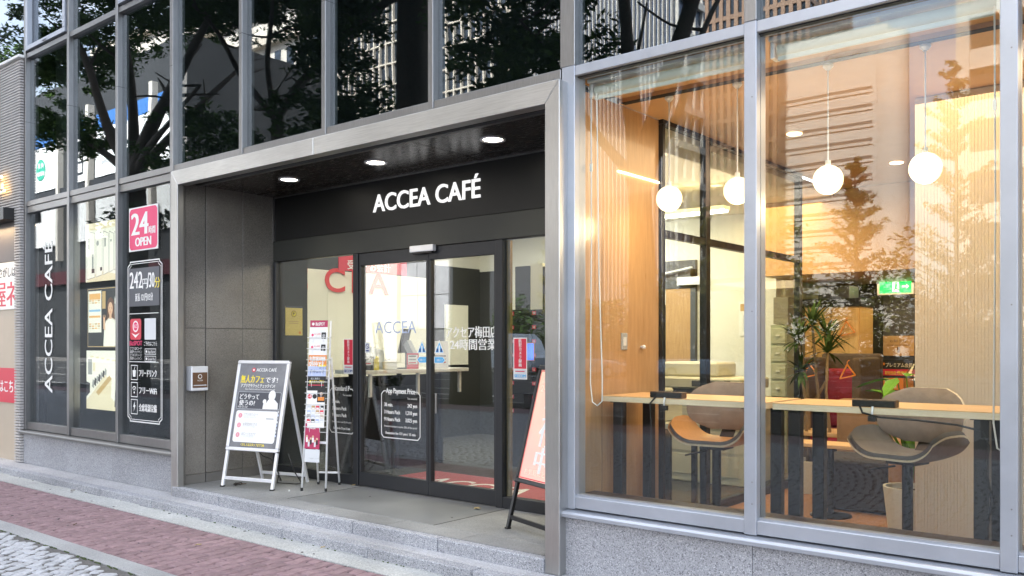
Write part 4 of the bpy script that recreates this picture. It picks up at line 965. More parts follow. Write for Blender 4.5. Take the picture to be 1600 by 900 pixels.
# ================================================================ NEIGHBOUR AT THE LEFT
NB = root('ribbed_building', 'neighbour building clad in grey ribbed tiles with a lit sign', 'building', (-13, 0, 0))
RIB = M('ribbed_tile_grey', (.50, .48, .465), .7, var=.15, vs=5, bump=.1)
bx('core', NB, -40, -11.655, .02, .5, -.1, 5.10, RIB)
bx('pillar_core', NB, -11.80, -11.655, -.045, .02, .072, 5.10, RIB)
bx('upper_core', NB, -40, -11.801, -.045, .02, 3.25, 5.10, RIB)
m = MB(RIB)
for i in range(146):
    z = .075+i*.0345
    if z > 5.05: break
    a = -11.80 if z < 3.24 else -20
    m.prism([(a, -.045, z), (a, -.074, z+.006), (a, -.074, z+.025), (a, -.045, z+.030)], (-11.645-a, 0, 0)); m.prism([(-11.655, -.07, z), (-11.627, -.07, z+.006), (-11.627, -.07, z+.025), (-11.655, -.07, z+.030)], (0, .055, 0))
m.build('rib', NB, kind='stuff')
bx('coping', NB, -40, -11.605, -.10, .012, 5.10, 5.135, WHITE, .004)
bx('doorway_lintel', NB, -16, -11.802, -.20, .015, 3.10, 3.248, BLACK)
bx('doorway_panel', NB, -16, -11.802, -.02, .018, .0, 3.098, M('neighbour_cream_wall', (.50, .42, .32), .5, var=.05, vs=2))
bx('doorway_dark_band', NB, -16, -11.802, -.03, -.021, 2.60, 3.098, M('neighbour_brown_band', (.05, .035, .03), .4))
LITB = lamp('neighbour_sign_glow', (1, .62, .22), 1.0)
m = MB(BLACKM); m.text('G.', (-12.22, -.15, 3.47), X, Z, .30, strike=.02); m.build('sign_letter', NB)
m = MB(LITB); m.text('G.', (-12.205, -.135, 3.46), X, Z, .32, strike=.03); m.build('sign_letter_glow', NB)
p = Print((-13.2, -.035, 1.99), X, Z).sheet(1.38, .60, WHITE); p.text('お部屋さがしは', .40, .42, .14, BLK, 2, fit=.94, strike=.005); p.text('屋ネ', .74, .06, .36, RED, 2, fit=.60, strike=.014); p.build('banner', 'white banner with black and red Japanese lettering on the neighbour front', 'banner')
p = Print((-13.2, -.035, .80), X, Z).sheet(1.38, .44, RED); p.text('入口はこちら', .5, .14, .18, WHITE, 2, fit=.92, strike=.006); p.build('banner', 'red banner with white Japanese lettering low on the neighbour front', 'banner')
area('neighbour_doorway_lamp', (-12.7, -.19, 3.08), 1.4, .1, 3.4, (1, .70, .38), (R(-14), 0, 0))

# ================================================================ THINGS ON THE LANDING
def aboard(loc, rz, label, fr, wd, feet, hgt, pbot, lean, back, prints, bar_z=.085):
    t = root('a_board', label, 'sign', loc, rz); hw = wd/2
    sl = lambda z: lean*z/hgt
    for s_ in (-1, 1): MB(fr).bar((s_*(hw-.018), sl(0), .0), (s_*(hw-.018), sl(pbot), pbot), .028, .03).build('front_leg', t, local=True, bevel=.004)
    for s_ in (-1, 1): MB(fr).bar((s_*(hw-.035), back, .0), (s_*(hw-.035), sl(hgt*.86)+.03, hgt*.86), .026, .026).build('rear_leg', t, local=True, bevel=.003)
    MB(fr).bar((-hw+.03, sl(bar_z), bar_z), (hw-.03, sl(bar_z), bar_z), .022, .032).build('front_bar', t, local=True, bevel=.003)
    MB(fr).bar((-hw+.05, back-.02, .07), (hw-.05, back-.02, .07), .022, .03).build('rear_bar', t, local=True, bevel=.003)
    u = Vector((0, lean, hgt)).normalized(); n_ = X.cross(u); o = Vector((0, sl(pbot), pbot)); L_ = (hgt-pbot)/u.z; fw = .034
    def fb(a0, a1, b0, b1):
        c = o+X*(a0+a1)/2+u*(b0+b1)/2+n_*.004; return MB(fr).obox(c, X*(a1-a0), n_*.034, u*(b1-b0))
    bd = fb(-hw+.01, hw-.01, .01, L_-.01); bd.v = [tuple(Vector(v)-n_*.01) for v in bd.v]; bd.mats = [DGREY]; bd.build('back_plate', t, local=True)
    for q in ((-hw, hw, 0, fw), (-hw, hw, L_-fw, L_), (-hw, -hw+fw, fw+.0005, L_-fw-.0005), (hw-fw, hw, fw+.0005, L_-fw-.0005)): fb(*q).build('poster_frame', t, local=True, bevel=.007, seg=2)
    for a in (-hw+.004, hw-.004):
        for b in (.004, L_-.004): MB(BLACK if fr is ALUW else fr).obox(o+X*a+u*b+n_*.004, X*.012, n_*.036, u*.012).build('corner_cap', t, local=True, bevel=.003)
    for s_ in (-1, 1): MB(BLACK).box(s_*(hw-.018)-.017, s_*(hw-.018)+.017, -.018, .018, -.0, .012).build('rubber_foot', t, local=True)
    p = Print(o+X*(-hw+fw)+u*fw+n_*.0115, X, u, .002); prints(p, wd-2*fw, L_-2*fw); p.build('poster', parent=t, local=True)
    return t
POSTBG = M('poster_dark_slate', (.15, .16, .185), .3, var=.5, vs=3.0, coat=.5, c2=(.27, .285, .31))
def print1(p, w_, h):
    p.sheet(w_, h, POSTBG); k = w_/.56; hh = lambda v: v*h
    p.circ(.17*k, hh(.925), .022*k, RED, 1, 18); p.circ(.17*k, hh(.925), .011*k, WHITE, 2, 12); p.text('ACCEA CAFÉ', .205*k, hh(.908), .045*k, WHITE, 2, fit=.24*k, strike=.001)
    p.text('無人カフェ', .03*k, hh(.775), .085*k, YEL, 2, fit=.28*k, strike=.003); p.text('です!', .33*k, hh(.778), .065*k, WHITE, 2, fit=.145*k, strike=.002)
    p.text('アプリでサクッとチェックイン!', .04*k, hh(.715), .042*k, WHITE, 2, fit=.41*k, strike=.0012); p.text('Easy check-in with our free smartphone app', .1*k, hh(.685), .022*k, WHITE, 2, fit=.36*k)
    p.rr(.02*k, hh(.455), .52*k, hh(.205), .012, LGREY, 1); p.rr(.023*k, hh(.458), .514*k, hh(.199), .01, DGREY, 2)
    p.text('どうやって', .05*k, hh(.575), .06*k, WHITE, 4, fit=.23*k, strike=.002); p.text('使うの?', .05*k, hh(.50), .06*k, WHITE, 4, fit=.19*k, strike=.002); p.text('How to use?', .04*k, hh(.468), .03*k, WHITE, 4, fit=.12*k)
    p.circ(.435*k, hh(.62), .042*k, WHITE, 4, 18, .052*k); p.poly([(.34*k, hh(.46)), (.52*k, hh(.46)), (.515*k, hh(.53)), (.47*k, hh(.575)), (.40*k, hh(.575)), (.375*k, hh(.53)), (.345*k, hh(.55))], WHITE, 5); p.circ(.355*k, hh(.55), .022*k, WHITE, 6, 10)
    p.rr(.03*k, hh(.06), .50*k, hh(.375), .025, WHITE, 1)
    for i in range(3): p.circ(.085*k, hh(.375-.115*i), .024*k, M('poster_badge_%d' % i, (.75, .30, .36), .5), 2, 18); p.text(str(i+1), .085*k, hh(.364-.115*i), .03*k, WHITE, 3, align='c'); p.text(('アプリをダウンロード', '会員登録をする', 'QRコードをかざす')[i], .13*k, hh(.375-.115*i), .032*k, GREYP, 2, fit=.17*k); p.text(('App Store / Google Play', 'クレジットカードを登録', 'ご利用開始')[i], .13*k, hh(.35-.115*i), .026*k, LGREY, 2, fit=.15*k)
    p.rect(.40*k, hh(.34), .09*k, hh(.012), GREYP, 2); p.text('くわしくはスタッフまで 24h', .14*k, hh(.02), .032*k, YEL, 2, fit=.28*k, strike=.001)
    for i in range(9): p.rect(.525*k+.004*(i % 2), hh(.42-.04*i), .014*k, hh(.022), (LGREY, PALE, GREYP)[i % 3], 1)
aboard((-7.275, .262, .1655), R(15.3), 'silver framed A board with a dark cafe poster at the left of the entrance', ALUW, .635, 0, 1.215, .345, .26, .56, print1)
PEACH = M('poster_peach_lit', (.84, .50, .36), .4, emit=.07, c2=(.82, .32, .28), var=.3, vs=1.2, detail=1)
def print2(p, w_, h):
    p.sheet(w_, h, PEACH); p.line([(.008, .008), (w_-.008, .008), (w_-.008, h-.008), (.008, h-.008)], .008, RED, 1)
    for i, ch in enumerate('受付中'): p.text(ch, .25, h*(.56-.235*i), .21, WHITE, 2, align='c', strike=.010)
    p.text('印刷・コピー・カフェ', .05, h*.88, .05, CREAM, 2, fit=.4, strike=.002); p.text('24時間', .05, h*.80, .07, CREAM, 2, fit=.25, strike=.002); p.text('お気軽にどうぞ', .06, h*.05, .05, CREAM, 2, fit=.4)
aboard((-3.92, .347, .1655), R(-19.5), 'black framed A board with a peach poster half hidden by the steel post', BLACKM, .60, 0, 1.21, .34, .31, .56, print2)
ac = MB(BLACK)
ac.tube([(-3.88, .52, .53), (-3.86, .50, .40), (-3.85, .49, .27), (-3.82, .49, .28), (-3.80, .50, .53)], .006, 6); ac.obox((-3.86, .50, .40), (.02, 0, 0), (0, .015, 0), (0, 0, .05)); tag(ac.build('electric_cable', loc=(-4, .63, .4), smooth=True), 'black cord hanging below the peach A board', 'cord')
ac = MB(BLACK); ac.tube([(-7.35, .42, .52), (-7.28, .44, .46), (-7.18, .46, .44), (-7.1, .5, .30), (-7.2, .55, .19), (-7.3, .62, .175), (-7.1, .70, .174), (-6.96, .66, .20), (-6.93, .55, .33), (-6.95, .5, .5)], .0055, 6); ac.tube([(-7.3, .62, .3), (-7.4, .74, .175), (-7.6, .86, .174)], .005, 6); tag(ac.build('electric_cable', loc=(-7.1, .5, .17), smooth=True), 'thin black cord coiled behind the silver A board', 'cord')
# brochure rack
rk = root('brochure_rack', 'slim white wire brochure rack filled with leaflets by the door', 'rack', (-6.66, .572, .1655), R(31)); RKW = M('rack_white_enamel', (.80, .81, .82), .35, var=.05, vs=5)
hw = .118; RH = 1.60; LN = .34
yl = lambda z: .0+.185*z/RH*1.0
for s_ in (-1, 1):
    MB(RKW).tube([(s_*hw, 0, .012), (s_*(hw-.015), .10, .85), (s_*(hw-.02), .19, RH)], .0105, 10).build('front_leg', rk, local=True, smooth=True)
    MB(RKW).tube([(s_*(hw-.01), .40, .012), (s_*(hw-.02), .20, 1.25)], .0105, 10).build('rear_leg', rk, local=True, smooth=True)
    MB(BLACK).cyl((s_*hw, 0, 0), (s_*hw, 0, .03), .0125, 10).build('rubber_foot', rk, local=True); MB(BLACK).cyl((s_*(hw-.01), .40, 0), (s_*(hw-.01), .40, .03), .0125, 10).build('rubber_foot', rk, local=True)
MB(RKW).bar((-hw, .052, .45), (hw, .052, .45), .016, .022).build('cross_bar', rk, local=True); MB(RKW).bar((-hw, .395, .12), (hw, .395, .12), .014, .018).build('cross_bar', rk, local=True); MB(RKW).bar((-hw, .20, 1.05), (hw, .20, 1.05), .014, .018).build('cross_bar', rk, local=True)
for i in range(9):
    z = .60+i*.105; y = yl(z)+.004; m = MB(RKW)
    m.tube([(-hw+.01, y+.01, z), (-hw+.01, y-.055, z), (hw-.01, y-.055, z), (hw-.01, y+.01, z)], .0035, 6); m.tube([(-hw+.01, y+.01, z-.05), (-hw+.01, y-.05, z-.05), (hw-.01, y-.05, z-.05), (hw-.01, y+.01, z-.05)], .003, 6)
    for xx in (-.05, 0, .05): m.tube([(xx, y-.05, z-.05), (xx, y+.01, z-.055)], .003, 5)
    for xx in (-.05, .05): m.tube([(xx, y-.052, z-.05), (xx, y-.055, z)], .003, 5)
    m.build('wire_pocket', rk, local=True, smooth=True)
Mrk = Matrix.Translation(rk.location) @ Matrix.Rotation(R(31), 4, 'Z'); ur = Vector((0, .115, 1)).normalized()
ru = (Mrk.to_3x3() @ ur); rr_ = (Mrk.to_3x3() @ X)
def brochure(z, w_, h, label, fn, bg, dx=0, tilt=0):
    y = yl(z)-.045; o = Mrk @ Vector((-w_/2+dx, y, z)); r2 = (rr_+Z*tilt).normalized(); p = Print(o, r2, ru, .006).sheet(w_, h, bg); fn(p, w_, h); p.build('brochure', label, 'brochure', group='brochures in the wire rack')
MAG = M('leaflet_maroon', (.42, .02, .09), .4)
brochure(1.405, .175, .20, 'maroon and white leaflet at the top of the brochure rack', lambda p, w_, h: (p.rect(0, h-.065, w_, .065, MAG), p.circ(.03, h-.035, .014, WHITE, 2, 10), p.text('BizSPOT', .055, h-.05, .045, WHITE, 2, fit=.09, strike=.001)), WHITE)
def camera(p, w_, h): p.circ(.03, h-.05, .012, PINK, 2, 10); p.text('かんたん証明写真', .048, h-.05, .022, RED, 2, fit=.06); p.text('スピード仕上げ', .012, h-.078, .018, GREYP, 2, fit=.09); p.rr(.118, h-.085, .045, .06, .006, BLK, 2); p.circ(.141, h-.055, .015, GREYP, 3, 12)
brochure(1.315, .178, .20, 'white leaflet with a black camera, upper of two', camera, WHITE); brochure(1.20, .178, .20, 'white leaflet with a black camera, lower of two', camera, WHITE)
brochure(1.075, .178, .20, 'orange red New Year card leaflet in the brochure rack', lambda p, w_, h: (p.text('年賀状印刷', .008, h-.055, .05, WHITE, 2, fit=.155, strike=.003), p.text('受付中です', .008, h-.105, .05, WHITE, 2, fit=.145, strike=.003), p.rect(.1, h-.11, .07, .018, YEL, 1)), ORNG)
brochure(.98, .178, .19, 'pale lilac postcard leaflet in the brochure rack', lambda p, w_, h: (p.text('喪中はがき', .02, h-.065, .04, NAVY, 2, fit=.14), p.text('承ります', .11, h-.025, .018, NAVY, 2)), PALE)
brochure(.875, .178, .20, 'black leaflet with yellow Japanese title in the brochure rack', lambda p, w_, h: (p.text('個人事業主', .03, h-.03, .02, LGREY, 2, fit=.09), p.text('<無人カフェプラン', .01, h-.065, .035, YEL, 2, fit=.155, strike=.001), p.rect(.01, h-.088, .15, .008, RED, 2)), BLK)
brochure(.74, .178, .20, 'white leaflet with red and black discs in the brochure rack', lambda p, w_, h: (p.circ(.028, h-.055, .022, RED, 2, 16), p.circ(.076, h-.055, .022, BLK, 2, 16), p.rect(.1, h-.11, .078, .11, BLK, 1), p.rect(.108, h-.095, .062, .035, ORNG, 2), p.circ(.14, h-.03, .016, SKIN, 2, 12), p.text('24h', .012, h-.062, .022, WHITE, 3)), WHITE)
def grid(p, w_, h):
    for i in range(4):
        for j in range(4): p.rect(.008+i*.042, h-.045-j*.042, .036, .034, (LGREY, RED, PALE, TAN, BLK)[(i*3+j*2) % 5], 2); p.rect(.012+i*.042, h-.042-j*.042, .028, .012, WHITE, 3)
brochure(.59, .178, .22, 'white leaflet printed with a grid of small pictures in the rack', grid, WHITE)
def mar(p, w_, h):
    p.text('ACCEA', .05, h-.05, .03, WHITE, 2, fit=.05, strike=.001); p.rect(.02, h-.02, .08, .006, LGREY, 2)
    for i in range(6): p.circ(.02+.02*i, h-.12-.02*((i*2) % 3), .011, SKIN, 2, 10); p.rect(.012+.02*i, h-.175-.02*((i*2) % 3), .017, .045, (WHITE, LGREY, BLK)[i % 3], 2)
brochure(.40, .145, .235, 'maroon leaflet with a group of people low in the rack', mar, MAG, -.02, -.06)
brochure(.275, .145, .12, 'blank pale leaflet lowest in the brochure rack', lambda p, w_, h: (p.text('ご自由にどうぞ', .04, .03, .015, GREYP, 2),), LGREY, -.015, -.04)
# dead leaves and litter
def leaf(x, y, z, s_, rz, label, mat, n=1):
    m = MB(mat)
    for q in range(n):
        a = rz+q*1.1; c = Vector((x+.03*q*math.cos(a*3), y+.02*q*math.sin(a*2), z)); d = Vector((math.cos(a), math.sin(a), 0)); e = Vector((-d.y, d.x, 0))
        m.prism([c-d*s_, c-d*s_*.3+e*s_*.45+Z*.012, c+d*s_*.6+e*s_*.3+Z*.004, c+d*s_+Z*.016, c+d*s_*.5-e*s_*.35+Z*.008, c-d*s_*.4-e*s_*.4+Z*.014], Z*.003)
    tag(m.build('dry_leaf', loc=(x, y, z)), label, 'leaf')
LFB = M('dry_leaf_brown', (.10, .06, .03), .8, var=.3, vs=30); LFD = M('dry_leaf_dark', (.02, .014, .012), .8, var=.3, vs=30); LFT = M('dry_leaf_tan', (.45, .34, .16), .7, var=.3, vs=30)
leaf(-7.55, .345, .168, .05, .3, 'dark crumpled leaf under the front bar of the silver A board', LFD, 3); leaf(-7.48, .36, .168, .035, 1.2, 'brown leaf beside the dark one under the silver A board', LFB)
leaf(-4.86, .86, .168, .03, .2, 'tan dry leaf on the landing before the right door post', LFT, 2); leaf(-6.60, 1.0, .168, .02, .9, 'tiny tan leaf at the foot of the left door post', LFT)
m = MB(M('old_chewing_gum', (.07, .065, .065), .8))
for i in range(34):
    x = rnd.uniform(-10, -4.6); y = rnd.choice((rnd.uniform(-1.45, -.65), rnd.uniform(-.57, -.40), rnd.uniform(-.1, .9))); z = (.1660 if y > -.13 else .0015); r_ = rnd.uniform(.006, .016)
    if y > -.13 and x < -7.8: continue
    m.lathe((x, y, z), [(r_, -.003), (r_*.8, .001), (.0005, .0015)], 9)
m.build('gum_spot', pavement, kind='stuff')
leaf(-6.1, -.95, .004, .028, .7, 'tan leaf lying on the red pavers before the door', LFT); leaf(-7.6, -1.2, .004, .025, 2.1, 'brown leaf lying on the red pavers left of the door', LFB); leaf(-5.3, -.40, .004, .022, 1.3, 'small tan leaf in the gutter strip before the steps', LFT); leaf(-9.4, -.42, .004, .03, .4, 'brown leaf in the gutter strip under the left windows', LFB)
m = MB(WHITE); m.ball((-6.83, .42, .172), .008, 8); tag(m.build('paper_scrap', loc=(-6.83, .42, .17)), 'tiny white scrap on the landing between A board and rack', 'litter')

# ================================================================ ENTRANCE HALL THINGS
WB = M('white_board_panel', (.82, .79, .66), .5, var=.03, vs=2)
wb = root('wall_board', 'tall cream wall board with red ACCEA lettering behind the counter', 'board', (-8.95, 2.6, .166))
for a, b in ((1.6, 2.55), (2.553, 3.5), (3.503, 4.45)): bx('panel', wb, -8.99, -8.94, a, b, 1.12, 2.49, WB, .002)
REDL = M('red_gradient_letter', (.68, .05, .05), .5); letters('CEA', wb, (-8.939, 2.51, 2.222), Y, Z, 1.09, REDL, .004, bold=.014, space=1.28, high=.30); letters('AC', wb, (-8.939, 1.62, 2.222), Y, Z, .62, REDL, .004, bold=.014, space=1.2, high=.30)
bn = Print((-8.60, 2.46, 2.467), Y, Z, .01).sheet(1.16, .26, RED); bn.text('受付・お会計', .14, .03, .13, WHITE, 2, fit=.72, strike=.004); bn.build('hanging_banner', 'red banner with white Japanese text hanging over the counter', 'banner')
bx('back_panel', wb, -8.995, -8.96, 4.76, 5.24, 1.24, 2.13, WB)
ce = Print((-7.946, 1.19, 1.64), Y, Z, .006).sheet(.225, .32, M('certificate_yellow', (.80, .62, .18), .5, var=.1, vs=4)); ce.circ(.11, .235, .035, BROWNP, 1, 18); ce.circ(.11, .235, .029, YEL, 2, 18); ce.text('P', .097, .218, .05, BROWNP, 3, strike=.002); ce.rect(.05, .15, .12, .006, TAN); ce.rect(.05, .13, .12, .006, TAN); ce.circ(.19, .03, .015, ORNG, 1, 12); ce.rect(0, .30, .225, .02, DGREY, 1); ce.build('certificate', 'yellow certificate sheet on the grey wall inside the left side light', 'notice')
ct = root('reception_counter', 'white topped reception counter running back from the glass', 'counter', (-7.0, 2.1, .166)); CTW = M('counter_white', (.78, .76, .70), .4, var=.03, vs=3)
bx('top', ct, -7.28, -6.78, 1.32, 2.86, 1.235, 1.275, CTW, .004)
for y in (1.42, 2.1, 2.76): bx('bracket', ct, -6.85, -6.82, y-.015, y+.015, 1.0, 1.234, CTW); bx('leg', ct, -7.15, -7.11, y-.02, y+.02, .166, 1.234, BLACKM)
bx('modesty_panel', ct, -7.20, -7.17, 1.16, 2.84, .17, 1.2, BLACKM)
def onct(x, y, z=1.2765): return (x, y, z)
mo = root('monitor', 'black point of sale monitor seen from behind on the counter', 'monitor', onct(-7.02, 2.05), R(-55)); m = MB(BLACKM); m.obox((0, .02, .30), (.34, 0, 0), (0, .03, .0), (0, .06, .26)); m.build('screen', mo, local=True, bevel=.006); m = MB(GREYP); m.prism([(-.12, .03, .26), (.12, .03, .26), (.12, .10, .12), (-.12, .10, .12)], (0, .04, .05)); m.build('back_housing', mo, local=True); MB(BLACKM).box(-.02, .02, .03, .07, .0, .22).build('stand', mo, local=True); MB(BLACKM).box(-.11, .11, -.04, .14, .0, .012).build('foot', mo, local=True)
tp = root('card_terminal', 'white card terminal with a dark display on the counter', 'terminal', onct(-6.93, 1.76), R(-35)); m = MB(CTW); m.prism([(-.09, -.06, 0), (-.09, .08, 0), (-.09, .08, .13), (-.09, -.06, .08)], (.18, 0, 0)); m.build('housing', tp, local=True, bevel=.005); m = MB(BLACK); m.obox((0, -.005, .104), (.13, 0, 0), (0, .05, .018), (0, -.002, .004)); m.build('display', tp, local=True)
rp = root('receipt_printer', 'grey receipt printer with perforated slot on the counter', 'printer', onct(-7.12, 1.70), R(-20)); MB(LGREY).prism([(-.1, -.08, 0), (-.1, .1, 0), (-.1, .1, .2), (-.1, -.05, .24)], (.2, 0, 0)).build('housing', rp, local=True, bevel=.008); MB(BLACK).box(-.08, .08, -.03, .0, .232, .236).build('slot', rp, local=True)
yb = root('leaflet_box', 'yellow leaflet box with cards beside the terminal', 'box', onct(-6.92, 1.52), R(-30)); MB(YEL).prism([(-.07, -.06, 0), (-.07, .06, 0), (-.07, .06, .14), (-.07, -.06, .07)], (.14, 0, 0)).build('tray', yb, local=True); MB(WHITE).prism([(-.06, .0, .05), (-.06, .02, .05), (-.06, .03, .18), (-.06, .01, .18)], (.12, 0, 0)).build('card', yb, local=True)
for i, (x, y, w_, h, c, lb) in enumerate(((-6.86, 1.96, .13, .17, RED, 'red bordered price card standing on the counter'), (-6.84, 2.25, .24, .30, WHITE, 'large white card standing near the counter end'), (-6.9, 1.37, .12, .14, BLK, 'small black card stand at the near counter end'))):
    p = Print((x, y, 1.2775), Vector((.5, .85, 0)), Z, .004).sheet(w_, h, c); p.rect(.012, .05, w_-.024, h-.07, WHITE, 1)
    for q in range(3): p.rect(.02, .06+q*.035, w_-.05, .012, (RED, GREYP, BLK)[q], 2)
    p.build('card_stand', lb, 'card')
mp_ = Print((-6.75, 1.42, .1685), X, Y, .006).sheet(2.2, .82, M('mat_red', (.50, .09, .10), .9, var=.2, vs=30, bump=.4, bs=120)); mp_.text('ACCEA', .42, .12, .55, WHITE, 1, fit=1.30, strike=.008); mp_.build('door_mat', 'red door mat with white lettering inside the sliding doors', 'mat')
lk = root('locker_bank', 'black bank of small numbered lockers inside the right side light', 'lockers', (-5.5, 3.2, .166)); bx('carcass', lk, -6.30, -4.72, 3.02, 3.5, .17, 1.925, BLACK)
for i in range(5):
    for j in range(8):
        x0 = -6.29+i*.312; z0 = 1.76-j*.155; d = bx('locker_door', lk, x0+.004, x0+.308, 3.0, 3.02, z0+.004, z0+.151, BLACKM, .002); p = Print((x0+.01, 2.9995, z0+.105), X, Z); p.rect(0, 0, .055, .042, RED, 1); p.text('%02d' % (i*8+j+1 if i else j+1), .0275, .008, .036, WHITE, 2, align='c', strike=.0008); p.build('number_plate', parent=lk, loc=None)
bp = root('display_panel', 'dark panel with a cream side standing on the lockers', 'panel', (-6.0, 3.2, 1.926)); bx('panel', bp, -6.29, -6.07, 3.1, 3.4, 1.926, 2.42, DGREY); bx('side', bp, -6.068, -5.90, 3.1, 3.4, 1.926, 2.44, WB); bx('edge', bp, -5.898, -5.88, 3.1, 3.4, 1.926, 2.40, BLK)
nt_ = Print((-5.78, 2.992, 1.20), X, Z, .002).sheet(.30, .40, WHITE); nt_.rect(.01, .37, .28, .02, RED)
for q in range(8): nt_.rect(.02, .33-q*.04, .2, .01, (GREYP, RED)[q % 3 == 1], 1)
nt_.build('notice', 'white paper notice taped on the lockers', 'notice')
tb = Print((-6.06, 2.99, 1.36), X, Z, .006).sheet(.13, .20, ORNG); tb.rect(.008, .008, .114, .184, M('screen_blue', (.05, .12, .55), .3, emit=.4), 1); tb.build('tablet', 'small blue tablet screen mounted on the lockers', 'tablet')
for x0, x1, y, z, lb in ((-6.9, -5.1, 4.3, 3.06, 'long fluorescent tube fitting in the hall ceiling above the lockers'), (-6.3, -3.9, 3.5, 2.86, 'long linear lamp in the copy room')):
    fl = root('tube_lamp', lb, 'ceiling light', ((x0+x1)/2, y, z)); bx('housing', fl, x0, x1, y-.07, y+.07, z+.022, z+.06, WHITE); bx('diffuser', fl, x0+.01, x1-.01, y-.05, y+.05, z, z+.02, TUBE)
    for q in (x0+.2, x1-.2): MB(WHITE).cyl((q, y, z+.06), (q, y, 3.15), .006, 6).build('hanger', fl)

# ================================================================ COPY ROOM THINGS (behind the black partition)
cdoor = root('copy_room_door', 'plain wooden door with a dark frame and closer behind the partition', 'door', (-5.5, 5.5, .166)); bx('leaf', cdoor, -5.72, -5.36, 5.50, 5.54, .17, 2.26, WOODW); bx('frame', cdoor, -5.36, -5.29, 5.49, 5.548, .17, 2.5, DGREY); bx('frame', cdoor, -5.75, -5.29, 5.49, 5.548, 2.262, 2.62, DGREY); bx('closer', cdoor, -5.52, -5.16, 5.43, 5.489, 2.30, 2.40, ALUW); MB(ALUW).bar((-5.75, 5.42, 2.45), (-5.3, 5.42, 2.52), .03, .02).build('closer_arm', cdoor)
cp = root('copier', 'large white and dark office copier behind the black partition', 'copier', (-4.2, 3.6, .166)); CPW = M('copier_cream', (.66, .62, .50), .45, var=.04, vs=3)
bx('cabinet', cp, -4.75, -3.62, 3.3, 3.95, .17, 1.02, CPW, .01); bx('scanner', cp, -4.7, -3.65, 3.28, 3.95, 1.10, 1.21, CPW, .015); bx('output_tray', cp, -4.6, -3.9, 3.26, 3.5, 1.022, 1.098, BLACK); bx('control_panel', cp, -4.1, -3.75, 3.14, 3.27, 1.13, 1.19, DGREY, .006); bx('document_feeder', cp, -4.66, -4.0, 3.5, 3.94, 1.212, 1.36, CPW, .02)
for z in (.25, .48, .71): bx('drawer', cp, -4.7, -3.68, 3.286, 3.299, z, z+.2, CPW, .004)
p2 = root('laser_printer', 'cream desktop printer left of the copier by the veneer wall', 'printer', (-3.95, 1.9, .9)); bx('table', p2, -4.25, -3.5, 1.65, 2.15, .86, .90, CTW); bx('housing', p2, -4.2, -3.62, 1.7, 2.1, .901, 1.13, CPW, .03, seg=2); bx('lid', p2, -4.15, -3.7, 1.72, 2.08, 1.131, 1.17, CPW, .015)
for x in (-4.22, -3.53):
    for y in (1.68, 2.12): bx('leg', p2, x-.02, x+.02, y-.02, y+.02, .17, .859, BLACKM)
sh = root('glass_drawer_unit', 'pale translucent drawer tower behind the partition end post', 'drawer unit', (-3.75, 4.6, .166))
bx('carcass', sh, -3.87, -3.69, 4.5, 4.9, .17, 1.75, M('drawer_pale_green', (.42, .46, .36), .4, var=.1, vs=4))
for i in range(8): bx('drawer', sh, -3.86, -3.70, 4.485, 4.499, .22+i*.19, .22+i*.19+.165, M('drawer_front_%d' % i, (.50, .52, .42), .35, var=.08, vs=6), .003); bx('handle', sh, -3.80, -3.76, 4.465, 4.484, .30+i*.19, .315+i*.19, WHITE)
bx('box', sh, -3.86, -3.70, 4.55, 4.85, 1.76, 2.05, M('archive_box', (.25, .23, .20), .7, var=.1, vs=3))
pn = Print((-4.72, 5.535, 1.65), X, Z, .006).sheet(.30, .42, WHITE); pn.rect(.02, .30, .26, .09, TAN); pn.rect(.05, .05, .2, .2, LGREY); pn.build('wall_notice', 'white notice on the bright copy room wall', 'notice')

# ================================================================ CAFE THINGS
UPH = M('chair_taupe_fabric', (.25, .205, .175), .85, var=.2, vs=14, bump=.2, bs=200); UPH2 = M('chair_seat_grey', (.17, .165, .16), .8, var=.2, vs=12, bump=.2, bs=200); PLY = wood('chair_plywood', (.60, .34, .14), (.48, .26, .1), (2, 9, 9), .35, 6); PLYE = M('ply_edge', (.84, .72, .52), .5, var=.15, vs=40)
def table(x0, x1, label, legs):
    t = root('counter_table', label, 'table', ((x0+x1)/2, .6, .165), 0, 'window counter tables'); bx('top', t, x0, x1, .34, .88, 1.192, 1.196, WOODT); bx('core', t, x0, x1, .34, .88, 1.158, 1.1915, WOODE, .001)
    for x in legs:
        for y in (.42, .80): bx('leg', t, x-.036, x+.036, y-.03, y+.03, .166, 1.15, BLACKM, .004)
        bx('bracket', t, x-.05, x+.05, .38, .84, 1.15, 1.1575, BLACKM)
    return t
table(-3.287, -2.13, 'left oak window counter on black steel legs', (-3.19, -2.25)); table(-2.088, -.89, 'right oak window counter on black steel legs', (-1.98, -1.0))
